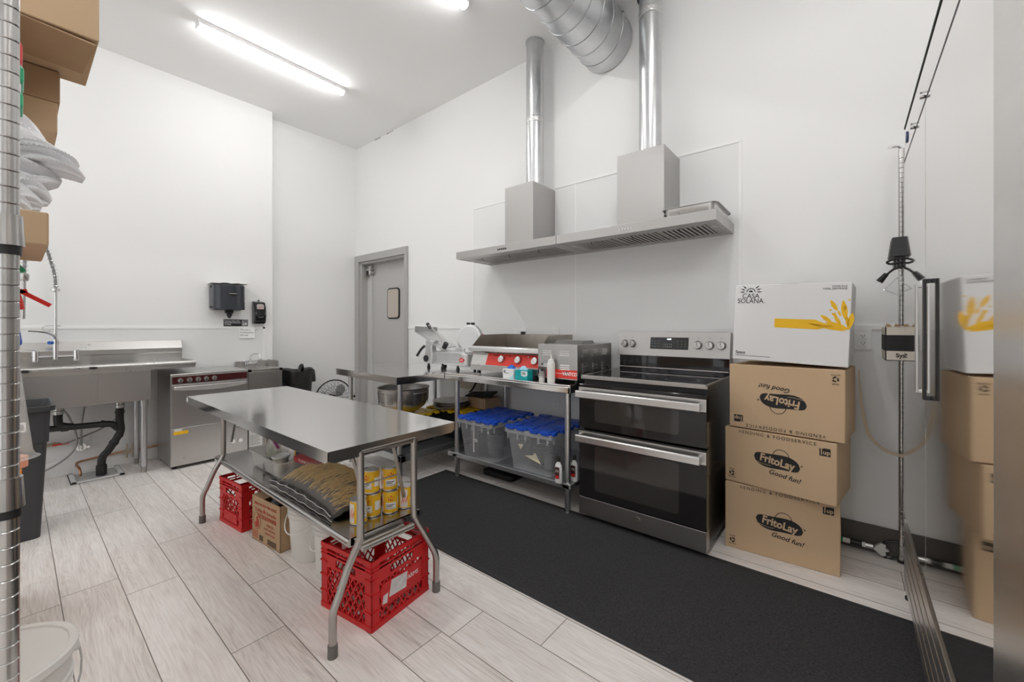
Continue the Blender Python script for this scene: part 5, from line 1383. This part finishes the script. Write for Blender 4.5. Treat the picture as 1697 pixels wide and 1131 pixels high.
b = MB().prism(rrect(-.036, .036, .115, .215, .02), .074, .088, 'x'); wn = b.build('window', mat('pinkish label window', (.52, .46, .44), .25), t, bevel=.004)
text('SOAP', .016, (.089, 0, .175), EAST, ink_red, wn)
b = MB().prism([(-.048, .13)] + [(.048 * math.cos(R(a)), .115 - .048 * -math.sin(R(a))) for a in range(180, 361, 15)] + [(.048, .13), (.042, .13)] + [(.042 * math.cos(R(a)), .115 - .042 * -math.sin(R(a))) for a in range(360, 179, -15)] + [(-.042, .13)], .08, .094, 'x'); b.build('grey_collar', mat('grey collar', (.14, .15, .16), .3), t)
MB().cyl((.03, 0, .248), (.03, 0, .262), .01, n=10).build('key_stud', black_pl, t)
t = thing('hand_wash_sign', 'small black hand washing sign under the towel dispenser', 'sign', (XL + .001, 1.50, 1.272))
MB().box(0, .003, -.112, .112, -.036, .036).build('plate', black_pl, t, bevel=.001)
for k, s_ in enumerate(('Employees Must Wash', 'Hands Before Returning', 'To Work')): text(s_, .0165, (.0035, -.105, .019 - .0185 * k), EAST, ink_w, t, 'lettering', 'LEFT', bold=.02, sx=.92)
b = MB()
for (a0, a1, z0, z1) in ((.056, .104, .024, .027), (.056, .104, -.030, -.027), (.056, .059, -.03, .027), (.101, .104, -.03, .027), (.066, .080, -.022, -.004), (.084, .098, -.02, .0), (.064, .076, .004, .014), (.08, .094, .006, .011)): b.box(.003, .0036, a0, a1, z0, z1)
b.build('hands_icon', ink_w, t)
t = thing('paper_note', 'handwritten white paper note taped to the wall above the hand sink', 'note', (XL + .0105, 1.60, 1.165))
MB().hexa([(.006, -.075, -.058), (.0066, -.075, -.058), (.0106, .075, -.058), (.010, .075, -.058), (0, -.075, .058), (.0006, -.075, .058), (.0006, .075, .058), (0, .075, .058)]).build('sheet', mat('bright note paper', (.93, .93, .92), .8), t)
for k, s_ in enumerate(('This sink is', 'a handwashing', 'sink only')): text(s_, .022, (.0032 + .0022 * k, -.068, .035 - .028 * k), (R(90), R(3), R(90)), ink_grey, t, 'handwriting', 'LEFT', shear=.25, bold=.01)

# tall grey bin
t = thing('slim_bin', 'tall dark grey slim bin on the floor left of the sink pipes', 'bin', (-3.79, -.10, .0005))
b = MB()
def rl_(hw, hd, z, r_=.03): return [(u, v, z) for u, v in rrect(-hw, hw, -hd, hd, r_, 5)]
LO = [rl_(.165, .20, 0), rl_(.185, .225, .55), rl_(.192, .232, .555), rl_(.197, .238, .735), rl_(.215, .256, .737), rl_(.215, .258, .766), rl_(.20, .243, .766), rl_(.19, .233, .73), rl_(.158, .192, .02)]
V_ = [[b.bm.verts.new(p) for p in lp] for lp in LO]
b.bm.faces.new(list(reversed(V_[0]))); b.bm.faces.new(V_[-1])
for A, B in zip(V_, V_[1:]):
    for j in range(len(A)): b.bm.faces.new((A[j], A[(j + 1) % len(A)], B[(j + 1) % len(A)], B[j]))
b.build('bin_body', grey_pl, t, smooth=40)
MB().box(.1945, .1965, .11, .145, .63, .685).build('recycling_sticker', paper_m, t)
MB().box(.1965, .1968, .118, .137, .64, .67).build('sticker_print', ink_grey, t)
MB().tube(smooth_path([(.187, .02, .38), (.19, .06, .40), (.19, .10, .375)]), .006, 6).build('hand_grip', stack_m, t)

# ================================================================== WIRE SHELF ON THE LEFT, CLOSE TO THE CAMERA
SXa, SXb, SYa, SYb = -1.013, -2.23, -.006, -.455
t = thing('wire_shelf', 'chrome wire shelf unit loaded with cartons at the left picture edge', 'shelf', (-1.62, -.23, 0))
def post(t, x, y, z1, lean=0):
    pr = [(0, .0), (.012, 0), (.0127, .02)]; z = .04
    while z < z1 - .03:
        pr += [(.0127, z), (.0112, z + .0015), (.0127, z + .003)]; z += .0254
    pr += [(.0127, z1), (0, z1 + .004)]
    o = MB().lathe(pr, n=18).build('post', chrome_dk, t, smooth=25)
    o.location = (x, y, 0); o.rotation_euler = (0, lean, 0)
    f = MB().lathe([(0, 0), (.018, 0), (.018, .012), (.010, .016), (0, .016)], n=14).build('levelling_foot', black_pl, o, smooth=40)
    return o
lx0, lx1, ly0, ly1 = SXb + 1.62, SXa + 1.62, SYb + .23, SYa + .23
shelf_z = [.54, .95, 1.36, 1.77]
for x in (lx0, lx1):
    for y in (ly0, ly1): 
        p_ = post(t, x, y, 2.35)
        for z in shelf_z:
            sl = MB().lathe([(.0130, -.012), (.0182, -.012), (.0162, .036), (.0130, .036)], (0, 0, z), 20, cap=False).build('sleeve', chrome_dk, p_, smooth=40)
            MB().lathe([(.0130, -.026), (.0150, -.026), (.0150, -.012), (.0130, -.012)], (0, 0, z), 20, cap=False).build('sleeve_ring', black_pl, sl, smooth=40)
for z in shelf_z:
    b = MB()
    for zz in (z, z - .03):
        b.tube([(lx0, ly0, zz), (lx1, ly0, zz), (lx1, ly1, zz), (lx0, ly1, zz)], .0035, 6, closed=True)
    n = 34
    for k in range(1, n): 
        x = lx0 + (lx1 - lx0) * k / n; b.cyl((x, ly0, z + .003), (x, ly1, z + .003), .0015, n=5)
    for k in range(1, 10):
        x = lx0 + (lx1 - lx0) * k / 10; b.bar((x, ly1, z), (x + .03, ly1, z - .03), .003)
    for y in (ly0 + .15, ly0 + .3): b.cyl((lx0, y, z), (lx1, y, z), .003, n=6)
    b.build('wire_deck', chrome, t)
def carton(name, x0, x1, y0, y1, z0, z1, m, label, cat='box', flaps=True, grp=None, rz=0, seam=True):
    t = thing(name, label, cat, ((x0 + x1) / 2, (y0 + y1) / 2, z0), rz, grp)
    w_, d_, h_ = (x1 - x0) / 2, (y1 - y0) / 2, z1 - z0
    MB().box(-w_, w_, -d_, d_, 0, h_).build('carton_body', m, t, bevel=.003)
    if seam: MB().box(-w_ - .0006, w_ + .0006, -.024, .024, -.0004 if z0 > 1.9 else h_ * .7, h_ + .0006).build('packing_tape', mat('brown tape', (.47, .33, .20), .25), t)
    return t
carton('flat_carton', -2.20, -1.752, -.36, .085, 1.865, 1.955, card_d, 'flat brown carton on the wire shelf under the large overhanging carton')
carton('torn_carton', -2.20, -1.752, -.34, .080, 1.776, 1.8645, card, 'torn tan open carton on the top shelf right above the hanging white bags')
carton('small_carton', -1.74, -1.46, -.40, -.03, 1.776, 1.955, card, 'brown carton on the top shelf behind the chips bag', seam=False)
t = carton('overhanging_carton', -1.80, -1.49, -.36, .140, 1.957, 2.42, card, 'largest brown carton overhanging the top of the wire shelf')
MB().hexa([(.15, .10, -.003), (.15, .245, -.012), (-.05, .235, -.010), (-.05, .10, -.003), (.15, .10, .0), (.15, .245, -.008), (-.05, .235, -.006), (-.05, .10, .0)]).build('bottom_flap', card_d, t)
carton('shelf_carton', -1.38, -1.10, -.36, .040, 1.366, 1.425, card, 'tan carton on the wire shelf under the hanging white bags')
carton('lower_carton', -2.90, -2.36, -.40, -.0, .0005, .27, card_d, 'brown carton on the floor beyond the shelf, bottom of two')
carton('lower_carton', -2.88, -2.38, -.38, .010, .2715, .56, card, 'brown carton stacked on another beyond the shelf')
carton('bottom_shelf_carton', -2.1, -1.45, -.40, -.02, .546, .80, card, 'wide tan carton on the lowest shelf above the lidded bucket')
carton('middle_shelf_carton', -1.75, -1.42, -.40, -.03, .956, 1.15, card_d, 'dark brown carton on the middle shelf')
carton('upper_shelf_carton', -2.1, -1.80, -.40, -.03, .956, 1.20, card, 'tan carton on the middle shelf far from the camera')
carton('red_carton', -1.25, -1.04, -.42, -.10, .546, .86, mat('orange red carton', (.62, .13, .05), .6), 'orange red carton on the second lowest shelf near the camera')
# hanging white bags
t = thing('plastic_bags', 'bunch of crumpled white plastic bags hanging from the wire shelf', 'bag', (-1.55, .0, 1.60))
def film_lobe(p0, p1, w0, w1, seed, th=.55):
    # a crumpled hanging lobe from p0 to the pointed end p1
    rnd = random.Random(seed); ph = [rnd.uniform(0, 6.28) for _ in range(10)]
    p0, p1 = Vector(p0), Vector(p1); d = (p1 - p0); a_ = Vector((1, 0, 0)); b_ = d.normalized().cross(a_).normalized()
    def f(u, v):
        an = u * 2 * math.pi
        w_ = (w0 + (w1 - w0) * v) * (math.sin(math.pi * min(1, .14 + v * .84)) ** .55)
        ridg = sum((.20 / (1 + .35 * k)) * (1 - 2 * abs(math.sin((2 + 2 * k) * an * .5 + ph[k] + v * (3 + 4 * k)))) for k in range(4)) + .07 * math.sin(17 * v + 5 * an + ph[5])
        q = w_ * (1 + ridg)
        return tuple(p0 + d * v + a_ * math.cos(an) * q + b_ * math.sin(an) * q * th + Vector((0, 0, .008 * math.sin(9 * v + ph[6]))))
    MB().grid(f, 72, 40).build('bag', plastic_bag, t, smooth=28)
film_lobe((.0, -.11, .135), (.03, .10, .015), .07, .085, 1, .7)
film_lobe((.04, -.12, .09), (.07, .112, -.005), .05, .07, 11, .6)
film_lobe((.05, -.12, .04), (.06, .072, -.035), .07, .07, 2, .7)
film_lobe((.06, -.11, -.01), (.08, .055, -.085), .07, .06, 3, .7)
film_lobe((.12, -.13, -.05), (.13, .040, -.115), .07, .06, 4, .7)
film_lobe((.20, -.13, -.08), (.22, .022, -.140), .06, .055, 5, .7)
film_lobe((.26, -.13, -.11), (.28, .018, -.158), .05, .045, 6, .7)
# chips bag, spray bottle, pink pouch, clear bottle, blue tape roll
t = thing('snack_bag', 'red, white and green snack bag clipped on the shelf behind the nearest post', 'bag', (-1.35, .0, 1.76))
MB().rbox(-.04, .04, -.06, .012, 0, .05, .01).build('red_part', red_lab, t, bevel=.008); MB().rbox(-.04, .04, -.06, .014, -.035, 0, .01).build('green_part', green_pl, t, bevel=.006); MB().rbox(-.04, .04, -.06, .010, -.055, -.035, .01).build('white_part', white_m, t, bevel=.004)
MB().rbox(-.04, .04, -.06, .013, -.085, -.056, .01).build('lower_green_part', green_pl, t, bevel=.004)
t = thing('spray_bottle', 'spray bottle with red trigger and green head on the shelf', 'bottle', (-1.32, -.012, 1.132))
MB().lathe([(0, -.172), (.032, -.172), (.034, -.16), (.034, .10), (.014, .15), (.012, .16)], (0, -.03, 0), n=20).build('bottle_body', pan_m, t, smooth=40)
MB().hexa([(-.02, -.05, .175), (.02, -.05, .175), (.015, .03, .205), (-.015, .03, .205), (-.02, -.05, .205), (.02, -.05, .205), (.012, .015, .225), (-.012, .015, .225)]).build('green_head', green_pl, t, bevel=.004)
MB().tube(smooth_path([(0, -.02, .18), (0, .01, .16), (0, .018, .125)]), .009, 8).bar((0, -.01, .185), (0, .062, .135), .008).bar((0, -.005, .155), (0, .03, .165), .008).build('red_trigger', red_tr, t, smooth=40)
MB().lathe([(.015, .158), (.015, .18)], (0, -.03, 0), 16).build('neck_ring', red_tr, t)
t = thing('pink_pouch', 'pink pouch with blue bottom hanging on the shelf edge behind the nearest post', 'pouch', (-1.20, -.013, 1.175))
MB().hexa([(-.04, -.06, .045), (.04, -.06, .045), (.04, .018, .045), (-.04, .018, .045), (-.02, -.06, .17), (.02, -.06, .17), (.02, .0, .17), (-.02, .0, .17)]).build('pink_part', pink, t, bevel=.006)
MB().hexa([(-.045, -.06, .004), (.045, -.06, .004), (.045, .024, .012), (-.045, .024, .012), (-.04, -.06, .045), (.04, -.06, .045), (.04, .020, .045), (-.04, .020, .045)]).build('blue_part', mat('blue pouch', (.03, .10, .50), .4), t, bevel=.006)
t = thing('measuring_cup', 'clear plastic cup with an orange cap hanging from the shelf', 'cup', (-1.21, .0, .957))
MB().lathe([(.020, .19), (.022, .17), (.036, .03), (.04, .02), (.046, .018)], (0, -.012, 0), n=24, cap=False).build('cup_wall', pan_m, t, smooth=40)
MB().rbox(-.03, .03, -.05, .010, -.045, .0, .01).build('orange_cap', orange_pl, t, bevel=.004); MB().cyl((0, 0, 0), (0, 0, .02), .018, n=16).build('pink_lid', mat('salmon', (.9, .4, .25), .4), t, smooth=40)
o = MB().prism([(-.05, -.02), (-.01, -.04), (.008, -.02), (.014, .02), (.0, .035), (-.05, .03)], -.02, .02, 'x').build('blue_glove', blue_tp, None, bevel=.004); o.location = (-1.25, -.006, .83); tag(o, 'bit of blue tape roll showing behind the nearest shelf post', 'tape')

# ================================================================== REFRIGERATORS ON THE RIGHT
FX = .19
t = thing('refrigerator', 'tall two-door stainless reach-in refrigerator with mirror doors on the right', 'refrigerator', (FX + .40, 1.785, 0))
ax = -.40
y0, ys, y1 = .935 - 1.785, 1.83 - 1.785, 2.468 - 1.785
MB().box(ax + .055, .42, y0, y1, .10, 2.10).build('cabinet', steel_h, t, bevel=.004)
for (a, c, s_) in ((y0 + .002, ys - .0025, 1), (ys + .0025, y1, -1)):
    d_ = MB().box(ax, ax + .05, a, c, .415, 1.935).build('door', steel_fridge, t, bevel=.0015)
    MB().box(ax + .046, ax + .054, a + .01, c - .01, .43, 1.92).build('door_gasket', rubber, d_)
    hy = ys - .105 if s_ > 0 else ys + .075
    hz0, hz1 = (1.005, 1.365)
    b = MB().box(ax - .017, ax - .010, hy - .014, hy + .014, hz0, hz1).box(ax - .016, ax, hy - .012, hy + .012, hz0, hz0 + .012).box(ax - .016, ax, hy - .012, hy + .012, hz1 - .012, hz1)
    b.build('handle', steel if s_ < 0 else black_pl, d_, bevel=.002)
hd = MB().box(ax + .002, ax + .05, y0, y1, 1.95, 2.085).build('header_panel', steel_fridge, t, bevel=.0015)
MB().box(ax + .0, ax + .05, y0, y1, 2.085, 2.092).build('header_trim', ink, hd)
MB().box(ax + .0005, ax + .05, y0, y1, 1.936, 1.949).build('header_gap', rubber, hd)  # solid black strip stands in for the dark gap above the doors
MB().lathe([(.024, 0), (.022, -.004), (0, -.005)], (ax + .002, y1 - .09, 2.02), 24, axis='x', sx=1, sy=1.0).build('badge', mat('navy badge', (.03, .04, .12), .2), hd, smooth=40)
for y in (y1 - .36, y1 - .62): MB().cyl((ax - .012, y, 1.965), (ax + .002, y, 1.965), .011, n=14).build('key_lock', chrome, hd, smooth=40)
b = MB()
for k in range(4): b.box(ax + .0 + .006 * k, ax + .05, y0, y1, 2.093 + k * .007, 2.096 + k * .007)
b.build('top_vent', mat('dark vent', (.10, .10, .10), .4), t)
b = MB().box(ax + .01, ax + .05, y0, y1, .385, .412); b.build('sill', steel_fridge, t, bevel=.002)
MB().box(ax + .0135, ax + .05, y0, y1, .095, .385).build('grille_back', mat('grille shadow box', (.05, .045, .04), .5), t)  # dark back colours in the shade between the grille bars
b = MB()
for k in range(5): b.box(ax, ax + .012, y0 + .004, y1 - .004, .104 + k * .056, .104 + k * .056 + .046)
b.box(ax + .0, ax + .05, y1 - .004, y1, .095, .385).box(ax, ax + .05, y0, y0 + .004, .095, .385)
b.build('grille_louvres', steel, t, bevel=.004, seg=3)
b = MB()
for y in (y0 + .06, y1 - .06):
    for x in (ax + .10, .36): b.cyl((x, y, .0), (x, y, .10), .016, n=14).cyl((x, y, 0), (x, y, .015), .024, n=14)
b.build('foot', black_pl, t)
t = thing('upright_freezer', 'satin stainless upright freezer with rounded door edge at the right picture edge', 'freezer', (.56, .335, 0))
MB().box(-.33, .40, -.55, .56, .10, 2.30).build('cabinet', steel_h, t, bevel=.004)
pr = [(-.34, -.55)] + [(-.34 - 0, -.55)]
pr = [(-.335, -.549), (-.335, .578)] + [(-.370 + .03 - .03 * math.sin(R(a)) , .55 + .03 * math.cos(R(a))) for a in (0, 15, 30, 45, 60, 75, 90)] + [(-.400 + .03, -.549)]
d_ = MB().prism([(-.332, -.549), (-.332, .58), (-.366, .58)] + [(-.366 - .034 * math.sin(R(a)), .546 + .034 * math.cos(R(a))) for a in (15, 30, 45, 60, 75, 90)] + [(-.40, -.549)], .12, 2.26, 'z').build('door', steel_blur, t, smooth=50)
for y in (-.45, .45):
    for x in (-.25, .32): MB().cyl((x, y, 0), (x, y, .10), .018, n=14).build('foot', black_pl, t)

# ================================================================== WIRE SHELF BEHIND THE REFRIGERATOR
t = thing('wire_shelf', 'narrow chrome wire shelf between the refrigerator and the hood wall', 'shelf', (.60, 2.735, 0))
for x, y in ((.216, 2.925), (.216, 2.545), (.98, 2.925), (.98, 2.545)): post(t, x - .60, y - 2.735, 2.15)
for z in (.35, 1.05, 1.48, 1.85):
    b = MB()
    for zz in (z, z - .03): b.tube([(-.384, -.19, zz), (.38, -.19, zz), (.38, .19, zz), (-.384, .19, zz)], .0035, 6, closed=True)
    for k in range(1, 24): b.cyl((-.384 + .764 * k / 24, -.19, z + .003), (-.384 + .764 * k / 24, .19, z + .003), .0015, n=5)
    b.build('wire_deck', chrome, t)
b = MB().tube(smooth_path([(-.384, .19, 2.145), (-.40, .17, 2.16), (-.435, .14, 2.15), (-.43, .11, 2.145)]), .006, 8); b.build('end_hook', chrome, t, smooth=40)
b = MB().bar((-.384, .19, 1.50), (-.46, .02, 1.53 - .12), .004).bar((-.384, .19, 1.38), (-.46, .02, 1.41), .004); b.build('side_brace', chrome, t)
# power adapter
t = thing('power_adapter', 'black power adapter with coiled cord and dangling plug on the wire shelf', 'adapter', (.205, 2.70, 1.545))
MB().box(-.042, .05, -.05, .05, .012, .105, taper=(1.25, 1.1)).build('adapter_body', mat('charcoal plastic', (.05, .05, .052), .5), t, bevel=.004)
b = MB()
for k in range(5): b.box(-.035 + k * .013, -.028 + k * .013, -.045, .04, -.04, .012)
b.build('heat_fins', black_pl, t)
MB().tube(smooth_path([(.03, -.05, -.0), (-.03, -.055, .0), (-.06, -.05, -.012), (-.04, -.05, -.022), (.02, -.055, -.012), (.03, -.06, -.03), (-.03, -.06, -.045), (-.06, -.06, -.07), (-.072, -.06, -.085)]), .005, 8).build('cord', rubber, t, smooth=40)
MB().tube([(-.062, -.06, -.068), (-.088, -.06, -.104)], [.010, .015], 10).build('plug', rubber, t, smooth=40)
b = MB().bar((-.090, -.066, -.105), (-.101, -.066, -.12), .004).bar((-.082, -.054, -.11), (-.093, -.054, -.125), .004); b.build('plug_pins', chrome, t)
# torn Sysco carton
t = thing('torn_shelf_box', 'small torn white carton with a black band on the wire shelf beside the refrigerator', 'box', (.235, 2.70, 1.068))
b = MB().box(-.10, .10, -.12, -.116, 0, .16).box(-.10, .10, .116, .12, 0, .15).box(-.10, -.096, -.12, .12, 0, .155).box(.096, .10, -.12, .12, 0, .16).box(-.10, .10, -.12, .12, 0, .003)
b.build('carton_body', mat('buff white carton', (.70, .64, .56), .7, noise=(20, .1)), t)
MB().box(-.101, .1005, -.1215, -.12, .045, .118).build('black_band', ink, t); MB().box(-.1015, -.10, -.12, .12, .045, .118).build('black_band', ink, t)
text('Sysco', .026, (-.035, -.1215, .024), FRONT, ink, t, 'maker_mark', bold=.02)
b = MB(); rnd = random.Random(4)
for k in range(7): x = -.10 + k * .03; b.hexa([(x, -.122, .158), (x + .022, -.122, .155), (x + .022, -.116, .155), (x, -.116, .158), (x + .004, -.128, .168 + rnd.uniform(0, .012)), (x + .018, -.126, .166), (x + .018, -.12, .166), (x + .004, -.122, .170)])
b.build('torn_edge', card_d, t)
